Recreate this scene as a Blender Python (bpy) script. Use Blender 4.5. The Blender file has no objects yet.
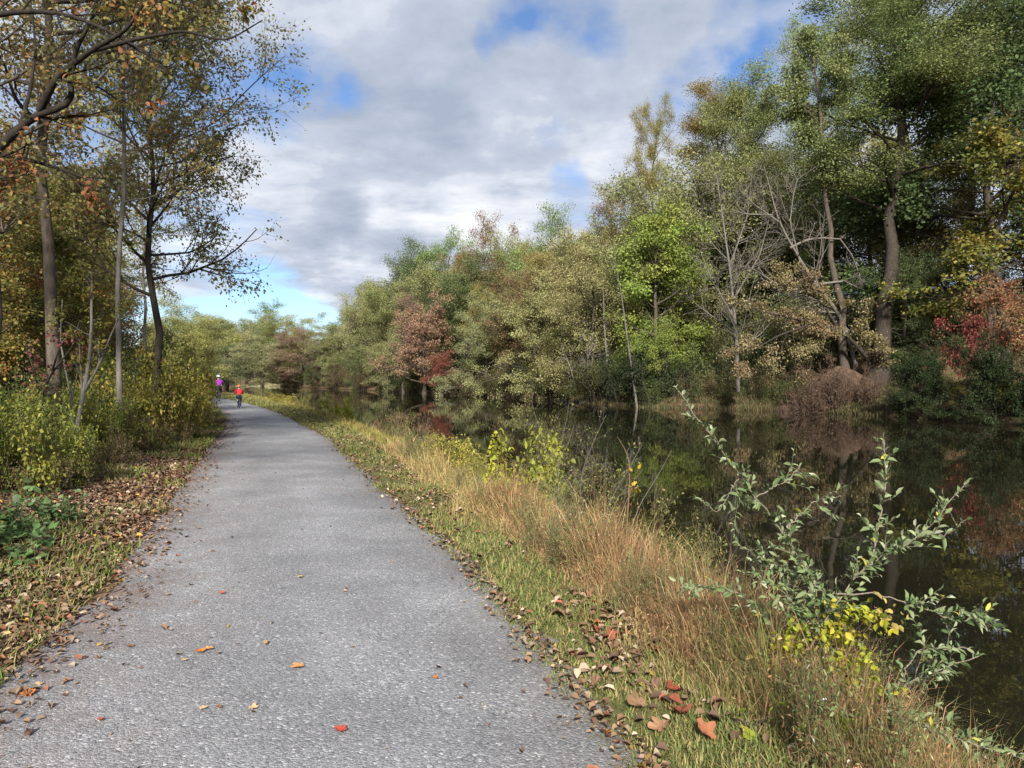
import bpy, math, random
import numpy as np
from mathutils import Vector, Matrix

random.seed(7)
SC = bpy.context.scene
COL = SC.collection
F, HOR, EYE, WATER = 740.0, 377.0, 1.6, -0.92
R = np.random.default_rng

# ------------------------------------------------------------------ layout of the place
def _c(pts):
    a = np.array(pts, float)
    return lambda y: np.interp(y, a[:, 0], a[:, 1])
PR = _c([(-60, 6), (-10, 2.2), (0, 1.0), (3, .50), (5, -.05), (7, -.64), (9, -1.35), (11.5, -2.2), (15, -3.35), (18.8, -4.6), (23, -6.3), (27.5, -8.1), (32, -10.0), (38, -12.7), (47, -17.1), (53, -20.3), (75, -33), (100, -48), (150, -78), (230, -130), (400, -230)])
PL = _c([(-60, 2.5), (-10, -1.2), (0, -2.2), (3.8, -2.62), (6.8, -3.45), (9.5, -4.35), (12.7, -5.5), (16, -6.6), (22.3, -8.7), (27.5, -10.6), (32, -12.6), (38, -15.4), (47, -20.0), (53, -23.2), (75, -36.5), (100, -52), (150, -83), (230, -135), (400, -236)])
WN = _c([(-60, 9), (-10, 3.6), (0, 2.75), (3, 2.5), (4.8, 2.3), (7, 1.85), (9.6, 1.2), (12, .45), (18, -1.3), (25, -3.7), (35, -7.4), (53, -14.5), (75, -24), (100, -36.5), (150, -60), (175, -73), (200, -87), (225, -101), (400, -200)])
WF = _c([(-60, 23), (0, 25.5), (30, 27), (38.5, 26.6), (45, 24.6), (53, 21.5), (57, 17), (60, 11.5), (70, 7.5), (80, 4.6), (109, -9), (132, -23.5), (176, -50), (200, -63), (225, -78), (400, -177)])

def vnoise(x, y, s, seed=0):
    x = np.asarray(x, float) / s; y = np.asarray(y, float) / s
    xi, yi = np.floor(x), np.floor(y); fx, fy = x - xi, y - yi
    fx = fx * fx * (3 - 2 * fx); fy = fy * fy * (3 - 2 * fy)
    def h(a, b):
        v = np.sin(a * 127.1 + b * 311.7 + seed * 74.7) * 43758.5453
        return v - np.floor(v)
    return (h(xi, yi) * (1 - fx) + h(xi + 1, yi) * fx) * (1 - fy) + (h(xi, yi + 1) * (1 - fx) + h(xi + 1, yi + 1) * fx) * fy

def gz(x, y):
    x, y = np.asarray(x, float), np.asarray(y, float)
    pl, pr, wn, wf = PL(y), PR(y), WN(y), WF(y)
    left = np.interp(pl - x, [0, .5, 1.5, 4, 20, 80, 400], [0, .03, .10, .14, .9, 5, 30])
    left = left + np.clip((pl - x) / 3, 0, 1) * (vnoise(x, y, 1.7, 1) - .5) * .22 + np.clip((pl - x - 3) / 5, 0, 1) * (vnoise(x, y, 7, 2) - .5) * .5
    u = (x - pr) / np.maximum(wn - pr, .3)
    near = np.interp(u, [0, .33, .6, 1, 1.4], [0, -.02, -.26, WATER - .02, -1.9])
    near = near + np.clip(u * 5, 0, 1) * np.clip((1.1 - u) * 4, 0, 1) * (vnoise(x, y, .5, 3) - .5) * .07
    d = x - wf
    far = np.interp(d, [-4, -.6, 0, .5, 2.5, 12, 40, 120, 500], [-2.4, -1.2, WATER, -.55, -.1, 1.6, 7.0, 20, 50])
    far = far + np.clip(d / 2, 0, 1) * (vnoise(x, y, 2.3, 4) - .5) * .5
    mid = wn * .5 + wf * .5
    z = np.where(x < pl, left, np.where(x <= pr, 0.0, np.where(x < mid, np.maximum(near, -2.4), np.maximum(far, -2.4))))
    end = np.interp(y, [222, 227, 231, 300, 500], [-2.4, WATER, -.2, 7, 24])
    return np.where(x > pr, np.maximum(z, end), z)
def g1(x, y): return float(gz(np.array([x]), np.array([y]))[0])
def px(p, Y): return (p - 512.0) / F * Y
def pz(q, Y): return EYE + (HOR - q) / F * Y

# ------------------------------------------------------------------ mesh helpers
def build_mesh(name, V, quads=None, tris=None, tint=None, smooth=False, mats=()):
    me = bpy.data.meshes.new(name)
    V = np.asarray(V, np.float32).reshape(-1, 3)
    parts, starts, off = [], [], 0
    for f in (quads, tris):
        if f is not None and len(f):
            f = np.asarray(f, np.int32); k = f.shape[1]
            parts.append(f.ravel()); starts.append(off + np.arange(len(f)) * k); off += f.size
    li, st = np.concatenate(parts), np.concatenate(starts)
    me.vertices.add(len(V)); me.vertices.foreach_set('co', V.ravel())
    me.loops.add(len(li)); me.loops.foreach_set('vertex_index', li)
    me.polygons.add(len(st)); me.polygons.foreach_set('loop_start', st.astype(np.int32))
    if smooth: me.polygons.foreach_set('use_smooth', np.ones(len(st), bool))
    if tint is not None:
        a = me.attributes.new('tint', 'FLOAT_COLOR', 'POINT')
        t = np.ones((len(V), 4), np.float32); t[:, :3] = tint
        a.data.foreach_set('color', t.ravel())
    for m in mats: me.materials.append(m)
    me.update(calc_edges=True); me.validate()
    return me

def norm(v): return v / np.maximum(np.linalg.norm(v, axis=-1, keepdims=True), 1e-9)

def tubes(groups):
    """groups: list of (P (B,n,3), Rad (B,n), sides) -> verts, quads"""
    VV, QQ, off = [], [], 0
    for P, Rd, k in groups:
        if len(P) == 0: continue
        B, n, _ = P.shape
        T = np.empty_like(P); T[:, 1:-1] = P[:, 2:] - P[:, :-2]; T[:, 0] = P[:, 1] - P[:, 0]; T[:, -1] = P[:, -1] - P[:, -2]
        T = norm(T); m = np.abs(T.mean(1)); ref = np.zeros((B, 1, 3)); ref[np.arange(B), 0, m.argmin(1)] = 1
        U = norm(np.cross(T, np.broadcast_to(ref, T.shape))); W = np.cross(T, U)
        a = np.arange(k) * 2 * math.pi / k
        ring = P[:, :, None] + Rd[:, :, None, None] * (U[:, :, None] * np.cos(a)[None, None, :, None] + W[:, :, None] * np.sin(a)[None, None, :, None])
        VV.append(ring.reshape(-1, 3))
        b = np.arange(B)[:, None, None] * n * k; i = np.arange(n - 1)[None, :, None] * k; j = np.arange(k)[None, None, :]; j2 = (j + 1) % k
        q = np.stack([b + i + j, b + i + j2, b + i + k + j2, b + i + k + j], -1).reshape(-1, 4) + off
        QQ.append(q); off += B * n * k
    return np.concatenate(VV), np.concatenate(QQ)

def spawn(rng, P, Rd, cnt, t0, t1, lenf, ang, trop, n, wander, rr, rmin=.002, strat=False):
    B, m, _ = P.shape
    cnt = np.broadcast_to(np.asarray(cnt), (B,))
    idx = np.repeat(np.arange(B), cnt); C = len(idx)
    if strat:
        k = np.concatenate([(np.arange(c) + rng.random(c)) / c for c in cnt]); t = t0 + (t1 - t0) * k ** .85
    else: t = t0 + (t1 - t0) * rng.random(C)
    f = t * (m - 1); i = np.minimum(f.astype(int), m - 2); fr = (f - i)[:, None]
    p = P[idx, i] * (1 - fr) + P[idx, i + 1] * fr
    tg = norm(P[idx, i + 1] - P[idx, i]); r = Rd[idx, i] * (1 - fr[:, 0]) + Rd[idx, i + 1] * fr[:, 0]
    if strat and B == 1:
        az = np.arange(C) * 2.39996 + rng.normal(0, .5, C) + rng.random() * 6
        pv = np.stack([np.cos(az), np.sin(az), np.zeros(C)], -1); pv = norm(pv - tg * (pv * tg).sum(-1, keepdims=True))
    else: pv = norm(np.cross(tg, rng.normal(size=(C, 3))))
    A = ang(t) if callable(ang) else np.full(C, ang)
    A = (A + rng.normal(0, .14, C))[:, None]
    d = norm(tg * np.cos(A) + pv * np.sin(A))
    L = lenf(idx, t) * rng.uniform(.65, 1.2, C)
    out = np.empty((C, n, 3)); out[:, 0] = p
    for k in range(1, n):
        tr = trop(k / n) if callable(trop) else trop
        d = norm(d + np.array([0, 0, tr]) / n + rng.normal(0, wander, (C, 3)))
        out[:, k] = out[:, k - 1] + d * (L / (n - 1))[:, None]
    r0 = np.maximum(np.minimum(r * rr, L * .03), rmin)
    rad = r0[:, None] * np.linspace(1, .3, n)[None]
    return out, np.maximum(rad, rmin * .6), idx, L

def leaf_cards(rng, pos, axis, size, w=.30, fold=False, flat=.5):
    """one face (or two folded) per leaf; returns verts (N,k,3)"""
    N = len(pos)
    axis = norm(axis)
    nr = rng.normal(size=(N, 3)); nr[:, 2] = np.abs(nr[:, 2]) + flat
    side = norm(np.cross(axis, nr)); nr = np.cross(side, axis)
    s = size[:, None]
    if not fold:
        V = np.stack([pos, pos + axis * s * .45 + side * s * w, pos + axis * s, pos + axis * s * .45 - side * s * w], 1)
        V[:, 2] += -nr * s * .10
        return V, np.arange(N * 4).reshape(N, 4)
    up = nr * s * .10
    V = np.stack([pos, pos + axis * s * .28 + side * s * w * .85 + up, pos + axis * s * .66 + side * s * w * .8 + up, pos + axis * s - nr * s * .08,
                  pos + axis * s * .66 - side * s * w * .8 + up, pos + axis * s * .28 - side * s * w * .85 + up, pos + axis * s * .6], 1)
    b = (np.arange(N) * 7)[:, None]
    # two halves either side of the midrib
    q = np.concatenate([b + np.array([[0, 1, 2, 6]]), b + np.array([[0, 6, 4, 5]])], 0)
    t = np.concatenate([b + np.array([[6, 2, 3]]), b + np.array([[6, 3, 4]])], 0)
    return V, (q, t)

def pick(rng, palette, n):
    c = np.array([p[0] for p in palette]); w = np.array([p[1] for p in palette], float)
    return c[rng.choice(len(c), n, p=w / w.sum())]

# ------------------------------------------------------------------ materials
def nt(name):
    m = bpy.data.materials.new(name); m.use_nodes = True; t = m.node_tree; t.nodes.clear()
    return m, t, t.nodes, t.links
def node(N, typ, **kw):
    n = N.new(typ)
    for k, v in kw.items(): setattr(n, k, v)
    return n
def setin(n, **kw):
    for k, v in kw.items(): n.inputs[k.replace('_', ' ')].default_value = v
def mathn(N, L, op, a, b=None, clamp=False):
    n = N.new('ShaderNodeMath'); n.operation = op; n.use_clamp = clamp
    for i, v in enumerate((a, b)):
        if v is None: continue
        if isinstance(v, (int, float)): n.inputs[i].default_value = v
        else: L.new(v, n.inputs[i])
    return n.outputs[0]
def ramp(N, L, fac, stops, interp='LINEAR'):
    r = N.new('ShaderNodeValToRGB'); r.color_ramp.interpolation = interp
    e = r.color_ramp.elements
    while len(e) > 1: e.remove(e[-1])
    e[0].position = stops[0][0]; e[0].color = (*stops[0][1], 1)
    for p, c in stops[1:]:
        x = e.new(p); x.color = (*c, 1)
    L.new(fac, r.inputs[0]); return r.outputs[0]
def mixc(N, L, fac, a, b, blend='MIX'):
    m = N.new('ShaderNodeMix'); m.data_type = 'RGBA'; m.blend_type = blend
    for s, v in ((m.inputs[0], fac), (m.inputs[6], a), (m.inputs[7], b)):
        if isinstance(v, (int, float)): s.default_value = v
        elif isinstance(v, tuple): s.default_value = (*v, 1)
        else: L.new(v, s)
    return m.outputs[2]
def noise(N, L, vec, scale, detail=4, rough=.55, dist=0):
    n = N.new('ShaderNodeTexNoise'); n.inputs['Scale'].default_value = scale; n.inputs['Detail'].default_value = detail
    n.inputs['Roughness'].default_value = rough; n.inputs['Distortion'].default_value = dist
    if vec is not None: L.new(vec, n.inputs['Vector'])
    return n.outputs[0]

def leaf_material(name, mode, trans=.28, rough=.55, spec=.25):
    m, t, N, L = nt(name)
    at = node(N, 'ShaderNodeAttribute', attribute_name='tint')
    if mode == 'object':
        oi = N.new('ShaderNodeObjectInfo'); sp = N.new('ShaderNodeSeparateColor'); L.new(at.outputs['Color'], sp.inputs[0])
        hs = N.new('ShaderNodeHueSaturation'); L.new(oi.outputs['Color'], hs.inputs['Color'])
        L.new(mathn(N, L, 'ADD', .472, mathn(N, L, 'MULTIPLY', sp.outputs[1], .056)), hs.inputs['Hue'])
        L.new(mathn(N, L, 'ADD', .55, mathn(N, L, 'MULTIPLY', sp.outputs[0], .95)), hs.inputs['Value'])
        col = hs.outputs[0]
    else: col = at.outputs['Color']
    b = N.new('ShaderNodeBsdfPrincipled'); L.new(col, b.inputs['Base Color'])
    b.inputs['Roughness'].default_value = rough; b.inputs['Specular IOR Level'].default_value = spec
    tr = N.new('ShaderNodeBsdfTranslucent'); L.new(col, tr.inputs['Color'])
    mx = N.new('ShaderNodeMixShader'); mx.inputs[0].default_value = trans
    L.new(b.outputs[0], mx.inputs[1]); L.new(tr.outputs[0], mx.inputs[2])
    o = N.new('ShaderNodeOutputMaterial'); L.new(mx.outputs[0], o.inputs[0])
    return m

def bark_material(name, dark, light, scale=14, moss=0):
    m, t, N, L = nt(name)
    g = N.new('ShaderNodeNewGeometry'); mp = N.new('ShaderNodeMapping'); mp.inputs['Scale'].default_value = (1, 1, .22); L.new(g.outputs['Position'], mp.inputs[0])
    n1 = noise(N, L, mp.outputs[0], scale, 5, .65); n2 = noise(N, L, g.outputs['Position'], 1.7, 3)
    c = ramp(N, L, n1, [(.3, dark), (.68, light)])
    c = mixc(N, L, mathn(N, L, 'MULTIPLY', n2, .55), c, tuple(x * .55 for x in dark))
    if moss: c = mixc(N, L, mathn(N, L, 'MULTIPLY', mathn(N, L, 'GREATER_THAN', n2, .56), moss), c, (.07, .09, .03))
    b = N.new('ShaderNodeBsdfPrincipled'); L.new(c, b.inputs['Base Color']); b.inputs['Roughness'].default_value = .9; b.inputs['Specular IOR Level'].default_value = .15
    bp = N.new('ShaderNodeBump'); bp.inputs['Strength'].default_value = .7; bp.inputs['Distance'].default_value = .03; L.new(n1, bp.inputs['Height']); L.new(bp.outputs[0], b.inputs['Normal'])
    o = N.new('ShaderNodeOutputMaterial'); L.new(b.outputs[0], o.inputs[0]); return m

def plain(name, col, rough=.6, var=.15, scale=30, metal=0):
    m, t, N, L = nt(name)
    g = N.new('ShaderNodeTexCoord')
    n1 = noise(N, L, g.outputs['Object'], scale, 3)
    c = mixc(N, L, n1, tuple(x * (1 - var) for x in col), tuple(min(1, x * (1 + var)) for x in col))
    b = N.new('ShaderNodeBsdfPrincipled'); L.new(c, b.inputs['Base Color']); b.inputs['Roughness'].default_value = rough; b.inputs['Metallic'].default_value = metal
    o = N.new('ShaderNodeOutputMaterial'); L.new(b.outputs[0], o.inputs[0]); return m

LEAF = leaf_material('leaf_by_tree', 'object', .36, .6, .12)
LEAFP = leaf_material('leaf_by_palette', 'palette', .38, .6, .15)
GRASS = leaf_material('grass_blade', 'palette', .22, .6, .2)
LITTER = leaf_material('dead_leaf', 'palette', .06, .75, .15)
SILVER = leaf_material('silvery_leaf', 'palette', .22, .6, .2)
BARK = bark_material('bark_grey_brown', (.045, .037, .03), (.125, .105, .085))
BARKD = bark_material('bark_dark', (.022, .018, .015), (.075, .062, .05))
BARKB = bark_material('bark_blackish', (.012, .010, .009), (.045, .038, .032))
BARKM = bark_material('bark_silver_grey', (.10, .09, .078), (.23, .21, .185), 20)
BARKP = bark_material('bark_pale', (.20, .18, .155), (.42, .39, .35))
BARKG = bark_material('bark_grey', (.085, .077, .068), (.21, .195, .175), 20)

# ------------------------------------------------------------------ object helpers
def tag(o, label, cat, group=None):
    o['label'] = label; o['category'] = cat
    if group: o['group'] = group
    return o
def kind(o, k): o['kind'] = k; return o
def link(name, me, parent=None, mat=None, color=None):
    o = bpy.data.objects.new(name, me); COL.objects.link(o)
    if parent is not None: o.parent = parent
    if mat is not None and len(me.materials) == 0: me.materials.append(mat)
    if color is not None: o.color = (*color, 1)
    return o
def root(name, loc, label, cat, group=None, rz=0, sc=(1, 1, 1)):
    e = bpy.data.objects.new(name, None); COL.objects.link(e); e.empty_display_size = .2
    e.location = loc; e.rotation_euler = (0, 0, rz); e.scale = sc
    return tag(e, label, cat, group)

# ------------------------------------------------------------------ tree generator
def env(kind_):
    return {'round': lambda s: .60 + .50 * np.sin(math.pi * np.clip(.10 + .70 * s, 0, 1)),
            'dome': lambda s: 1.15 - .35 * s ** 2,
            'cone': lambda s: 1.15 - 1.0 * s,
            'tall': lambda s: .75 + .35 * np.sin(math.pi * s) - .22 * s,
            'vase': lambda s: .7 + .4 * s - .5 * s ** 4}[kind_]

def extent(a, b, top=98.5):
    me = b or a; v = np.empty(len(me.vertices) * 3, np.float32); me.vertices.foreach_get('co', v); v = v.reshape(-1, 3)
    return float(np.percentile(v[:, 2], top)), float(np.percentile(np.hypot(v[:, 0], v[:, 1]), 95))
def make_tree(seed, H, rt, cr, first=.25, n1=22, n2=6, n3=5, shape='round', leaves=12000, ls=.24, spread=.28, lean=(0, 0), wander=.05,
              a_lo=1.35, a_hi=.55, trop=.5, droop=0, l3geo=False, palette=None, leaf_w=.30, bark=None, n1f=None, fold=False, flat=.5, clump=1.0, tw=.05, min_r=.006, lf2=.5):
    rng = R(seed); n = 14
    s = np.linspace(0, 1, n)
    P = np.zeros((1, n, 3)); P[0, :, 2] = s * H * (.84 if shape in ('round', 'dome') else 1)
    w = np.cumsum(rng.normal(0, wander, (n, 2)), 0); w -= w[0]
    P[0, :, 0] = lean[0] * s * H + w[:, 0] * H * .12; P[0, :, 1] = lean[1] * s * H + w[:, 1] * H * .12
    P[0, 0, 2] = -.5
    Rd = (rt * (1 - .86 * s ** .9))[None] * np.ones((1, 1)); Rd[0, 0] = rt * 1.6; Rd[0, 1] *= 1.08
    e = env(shape)
    P1, R1, i1, L1 = spawn(rng, P, Rd, n1, first, .98, lambda i, t: cr * e((t - first) / (1 - first)) * rng.uniform(.7, 1.15, len(t)), lambda t: a_lo + (a_hi - a_lo) * (t - first) / (1 - first), (lambda k: trop - droop * k * 3), 8, .10, .55, .012, True)
    # crowns are uneven: some limbs carry less
    P2, R2, i2, L2 = spawn(rng, P1, R1, np.maximum(1, rng.poisson(n2, len(P1))), .22, 1., lambda i, t: L1[i] * lf2 * (1.1 - .55 * t), .85, .25 - droop, 6, .14, .6, min_r)
    P3, R3, i3, L3 = spawn(rng, P2, R2, np.maximum(1, rng.poisson(n3, len(P2))), .15, 1., lambda i, t: np.maximum(L2[i] * .5 * (1.1 - .5 * t), .25), .8, .15 - droop, 4, .16, .6, min_r * .7)
    gr = [(P, Rd, 10), (P1, R1, 6), (P2, R2, 4)]
    if l3geo: gr.append((P3, R3, 3))
    V, Q = tubes(gr)
    trunk = build_mesh('trunk', V, Q, smooth=True, mats=(bark or BARK,))
    crown = None
    if leaves:
        B = len(P3)
        wgt = rng.gamma(1.6 / clump, 1, B) * np.maximum(L3, .3); tw_i = rng.choice(B, leaves, p=wgt / wgt.sum())
        f = rng.uniform(.15, 1, leaves) * 3; i = np.minimum(f.astype(int), 2); fr = (f - i)[:, None]
        pos = P3[tw_i, i] * (1 - fr) + P3[tw_i, i + 1] * fr + rng.normal(0, spread, (leaves, 3)) * np.array([1, 1, .6])
        ax = norm(P3[tw_i, 3] - P3[tw_i, 0]) * .5 + rng.normal(0, .6, (leaves, 3)) + np.array([0, 0, -.35])
        VL, Fc = leaf_cards(rng, pos, ax, ls * rng.uniform(.6, 1.3, leaves), leaf_w, fold, flat)
        k = VL.shape[1]
        if palette is None:
            c = np.stack([.55 * rng.random(leaves) + .45 * rng.random(B)[tw_i], .5 * rng.random(leaves) + .5 * rng.random(len(P1))[i2[i3[tw_i]]], rng.random(leaves)], -1)
        else:
            tc = pick(rng, palette, len(P2))[i3[tw_i]]; oc = pick(rng, palette, leaves)
            c = np.where((rng.random(leaves) < .55)[:, None], tc, oc) * rng.uniform(.65, 1.3, leaves)[:, None]
        tint = np.repeat(c, k, 0)
        q, tr = Fc if fold else (Fc, None)
        crown = build_mesh('crown', VL.reshape(-1, 3), q, tr, tint, mats=(LEAF if palette is None else LEAFP,))
    return trunk, crown, *extent(trunk, crown)

def make_bush(seed, H, W, stems=12, leaves=5000, ls=.12, n2=7, n3=4, lean=.55, trop=.3, spread=.10, palette=None, bark=None, leaf_w=.30, fold=False, tip=False, min_r=.003, up=1.0):
    rng = R(seed); n = 8
    az = rng.random(stems) * 6.283; rr = rng.random(stems) ** .5
    P = np.zeros((stems, n, 3)); P[:, 0, 0] = np.cos(az) * rr * W * .35; P[:, 0, 1] = np.sin(az) * rr * W * .35; P[:, 0, 2] = -.15
    d = norm(np.stack([np.cos(az) * lean * rr, np.sin(az) * lean * rr, np.full(stems, up)], -1)); L = H * rng.uniform(.6, 1.12, stems)
    for k in range(1, n):
        d = norm(d + rng.normal(0, .10, (stems, 3)) + np.array([0, 0, -trop * k / n / 3]))
        P[:, k] = P[:, k - 1] + d * (L / (n - 1))[:, None]
    r0 = np.maximum(H * .008, .005)
    Rd = np.full((stems, 1), r0) * np.linspace(1, .3, n)[None]
    P2, R2, i2, L2 = spawn(rng, P, Rd, np.maximum(1, rng.poisson(n2, stems)), .15, 1., lambda i, t: L[i] * .38 * (1.15 - .6 * t), .8, .25 - trop * .5, 5, .14, .7, min_r)
    P3, R3, i3, L3 = spawn(rng, P2, R2, np.maximum(1, rng.poisson(n3, len(P2))), .15, 1., lambda i, t: np.maximum(L2[i] * .5, .08), .8, .1, 4, .16, .7, min_r * .7)
    V, Q = tubes([(P, Rd, 5), (P2, R2, 3), (P3, R3, 3)])
    st = build_mesh('stem', V, Q, smooth=True, mats=(bark or BARK,))
    cr = None
    if leaves:
        B = len(P3); wgt = rng.gamma(2, 1, B) * np.maximum(L3, .1)
        ti = rng.choice(B, leaves, p=wgt / wgt.sum()); f = rng.uniform(.1, 1, leaves) * 3; i = np.minimum(f.astype(int), 2); fr = (f - i)[:, None]
        pos = P3[ti, i] * (1 - fr) + P3[ti, i + 1] * fr + rng.normal(0, spread, (leaves, 3))
        pos[:, 2] = np.maximum(pos[:, 2], .03)
        ax = norm(P3[ti, 3] - P3[ti, 0]) * .6 + rng.normal(0, .55, (leaves, 3)) + np.array([0, 0, -.25])
        VL, Fc = leaf_cards(rng, pos, ax * np.array([1, 1, .6]), ls * rng.uniform(.6, 1.3, leaves), leaf_w, fold, 1.1)
        k = VL.shape[1]
        if palette is None: c = np.stack([.55 * rng.random(leaves) + .45 * rng.random(B)[ti], .5 * rng.random(leaves) + .5 * rng.random(len(P))[i2[i3[ti]]], rng.random(leaves)], -1)
        else:
            tc = pick(rng, palette, len(P))[i2[i3[ti]]]; oc = pick(rng, palette, leaves)
            c = np.where((rng.random(leaves) < .5)[:, None], tc, oc) * rng.uniform(.65, 1.3, leaves)[:, None]
        q, tr = Fc if fold else (Fc, None)
        cr = build_mesh('foliage', VL.reshape(-1, 3), q, tr, np.repeat(c, k, 0), mats=(LEAF if palette is None else LEAFP,))
    return st, cr, *extent(st, cr, 90)

def put(proto, name, label, X, Y, H=None, W=None, col=(.09, .10, .03), rz=None, group=None, cat='tree', z=None, bush=False):
    tr, cr, h, w = proto
    s = (H / h) if H else 1.0
    sw = (W / (2 * w)) if W else s
    sw = min(max(sw, s * .5), s * 1.9)
    rz = random.random() * 6.28 if rz is None else rz
    o = root(name, (X, Y, g1(X, Y) if z is None else z), label, cat, group, rz, (sw, sw, s))
    link('stem' if bush else 'trunk', tr, o)
    if cr: link('foliage' if bush else 'crown', cr, o, color=col)
    return o

# ------------------------------------------------------------------ world, sun, camera
SUN_EL, SUN_AZ = math.radians(31), math.radians(182)     # azimuth clockwise from +Y: behind the viewer, a little to one side
w = bpy.data.worlds.new('World'); SC.world = w; w.use_nodes = True
N, L = w.node_tree.nodes, w.node_tree.links; N.clear()
sky = node(N, 'ShaderNodeTexSky', sky_type='NISHITA', sun_disc=False, sun_elevation=SUN_EL, sun_rotation=SUN_AZ, air_density=1.0, dust_density=.15, ozone_density=2.2)
tc = N.new('ShaderNodeTexCoord'); sx = N.new('ShaderNodeSeparateXYZ'); L.new(tc.outputs['Generated'], sx.inputs[0])
zz = mathn(N, L, 'ADD', mathn(N, L, 'MAXIMUM', sx.outputs[2], 0.0), .10)
cx = N.new('ShaderNodeCombineXYZ'); L.new(mathn(N, L, 'DIVIDE', sx.outputs[0], zz), cx.inputs[0]); L.new(mathn(N, L, 'DIVIDE', sx.outputs[1], zz), cx.inputs[1])
cx.inputs[2].default_value = 3.7
n1 = noise(N, L, cx.outputs[0], .85, 9, .56, .25)
cover = n1
wn_ = N.new('ShaderNodeTexNoise'); wn_.inputs['Scale'].default_value = 7; wn_.inputs['Detail'].default_value = 6; L.new(tc.outputs['Generated'], wn_.inputs['Vector'])
wv = N.new('ShaderNodeVectorMath'); wv.operation = 'MULTIPLY_ADD'; L.new(wn_.outputs[1], wv.inputs[0]); wv.inputs[1].default_value = (.30, .30, .16); wv.inputs[2].default_value = (-.15, -.15, -.08)
wd = N.new('ShaderNodeVectorMath'); wd.operation = 'ADD'; L.new(tc.outputs['Generated'], wd.inputs[0]); L.new(wv.outputs[0], wd.inputs[1])
def hole(p, q, width, amt):
    global cover
    d = Vector(((p - 512) / F, 1, (HOR - q) / F)).normalized()
    v = N.new('ShaderNodeVectorMath'); v.operation = 'DISTANCE'; L.new(wd.outputs[0], v.inputs[0]); v.inputs[1].default_value = d
    mr = node(N, 'ShaderNodeMapRange', interpolation_type='SMOOTHSTEP'); L.new(v.outputs['Value'], mr.inputs[0])
    mr.inputs[1].default_value = 0; mr.inputs[2].default_value = width; mr.inputs[3].default_value = amt; mr.inputs[4].default_value = 0
    cover = mathn(N, L, 'SUBTRACT', cover, mr.outputs[0])
for a in ((545, 18, .12, .24), (295, 98, .13, .22), (560, 166, .09, .24), (765, 5, .12, .22), (690, 98, .10, .20), (340, 72, .10, .18), (515, 85, .09, .14), (610, 60, .08, .12), (440, 40, .08, .10), (520, 80, .10, .08), (285, 296, .11, .24), (150, 60, .2, .10), (720, 55, .07, .08),
          (450, 205, .30, -.12), (400, 140, .28, -.10), (640, 50, .22, -.12), (420, 270, .14, -.06), (620, 150, .16, -.10), (300, 200, .16, -.12)): hole(*a)
low = node(N, 'ShaderNodeMapRange'); L.new(sx.outputs[2], low.inputs[0]); low.inputs[1].default_value = .04; low.inputs[2].default_value = .12; low.inputs[3].default_value = -.16; low.inputs[4].default_value = .08
cover = mathn(N, L, 'ADD', cover, low.outputs[0])
mask = ramp(N, L, cover, [(.405, (0, 0, 0)), (.485, (.62, .62, .62)), (.57, (1, 1, 1))])
light = noise(N, L, cx.outputs[0], 1.3, 10, .60, .2)
fine = noise(N, L, cx.outputs[0], 4.0, 6, .6, .1)
cover = mathn(N, L, 'ADD', mathn(N, L, 'MULTIPLY', light, .8), mathn(N, L, 'MULTIPLY', fine, .2))
for a in ((480, 205, .13, -.16), (388, 222, .07, -.14), (590, 205, .10, -.08), (330, 280, .06, -.10), (380, 110, .16, -.05), (360, 200, .12, .08), (430, 160, .12, .06), (330, 240, .10, .07), (640, 120, .10, -.08)): hole(*a)
CLD = (2.3, 2.65, 3.35); CLM = (3.4, 3.7, 4.35); CLB = (5.6, 5.75, 6.0)
t3 = ramp(N, L, cover, [(.34, (0, 0, 0)), (.68, (1, 1, 1))])
cc = mixc(N, L, ramp(N, L, cover, [(.36, (0, 0, 0)), (.52, (1, 1, 1))]), CLD, CLM)
cc = mixc(N, L, ramp(N, L, cover, [(.50, (0, 0, 0)), (.68, (1, 1, 1))]), cc, CLB)
fin = mixc(N, L, mask, mixc(N, L, 1.0, sky.outputs[0], (.66, .75, .90), 'MULTIPLY'), cc)
bg = N.new('ShaderNodeBackground'); bg.inputs['Strength'].default_value = .085; L.new(fin, bg.inputs[0])
wo = N.new('ShaderNodeOutputWorld'); L.new(bg.outputs[0], wo.inputs[0])

sl = bpy.data.lights.new('sun', 'SUN'); sl.energy = 4.9; sl.angle = math.radians(6); sl.color = (1, .93, .82)
so = bpy.data.objects.new('sun', sl); COL.objects.link(so)
sd = Vector((math.sin(SUN_AZ) * math.cos(SUN_EL), math.cos(SUN_AZ) * math.cos(SUN_EL), math.sin(SUN_EL)))
so.rotation_euler = sd.to_track_quat('Z', 'Y').to_euler(); so.location = sd * 200

cam = bpy.data.cameras.new('camera'); co = bpy.data.objects.new('camera', cam); COL.objects.link(co); SC.camera = co
co.location = (0, 0, EYE); co.rotation_euler = (math.radians(90), 0, 0)
cam.sensor_width = 36; cam.lens = F / 1024 * 36; cam.shift_y = (HOR - 384) / 1024; cam.clip_start = .05; cam.clip_end = 6000
vs = SC.view_settings; vs.view_transform = 'Standard'; vs.look = 'None'; vs.exposure = 1.1; vs.gamma = 1; vs.use_curve_mapping = False
SC.cycles.max_bounces = 7; SC.cycles.diffuse_bounces = 4; SC.cycles.glossy_bounces = 3; SC.cycles.transmission_bounces = 3; SC.cycles.transparent_max_bounces = 4
SC.cycles.use_denoising = True; SC.cycles.caustics_reflective = False; SC.cycles.caustics_refractive = False

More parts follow.
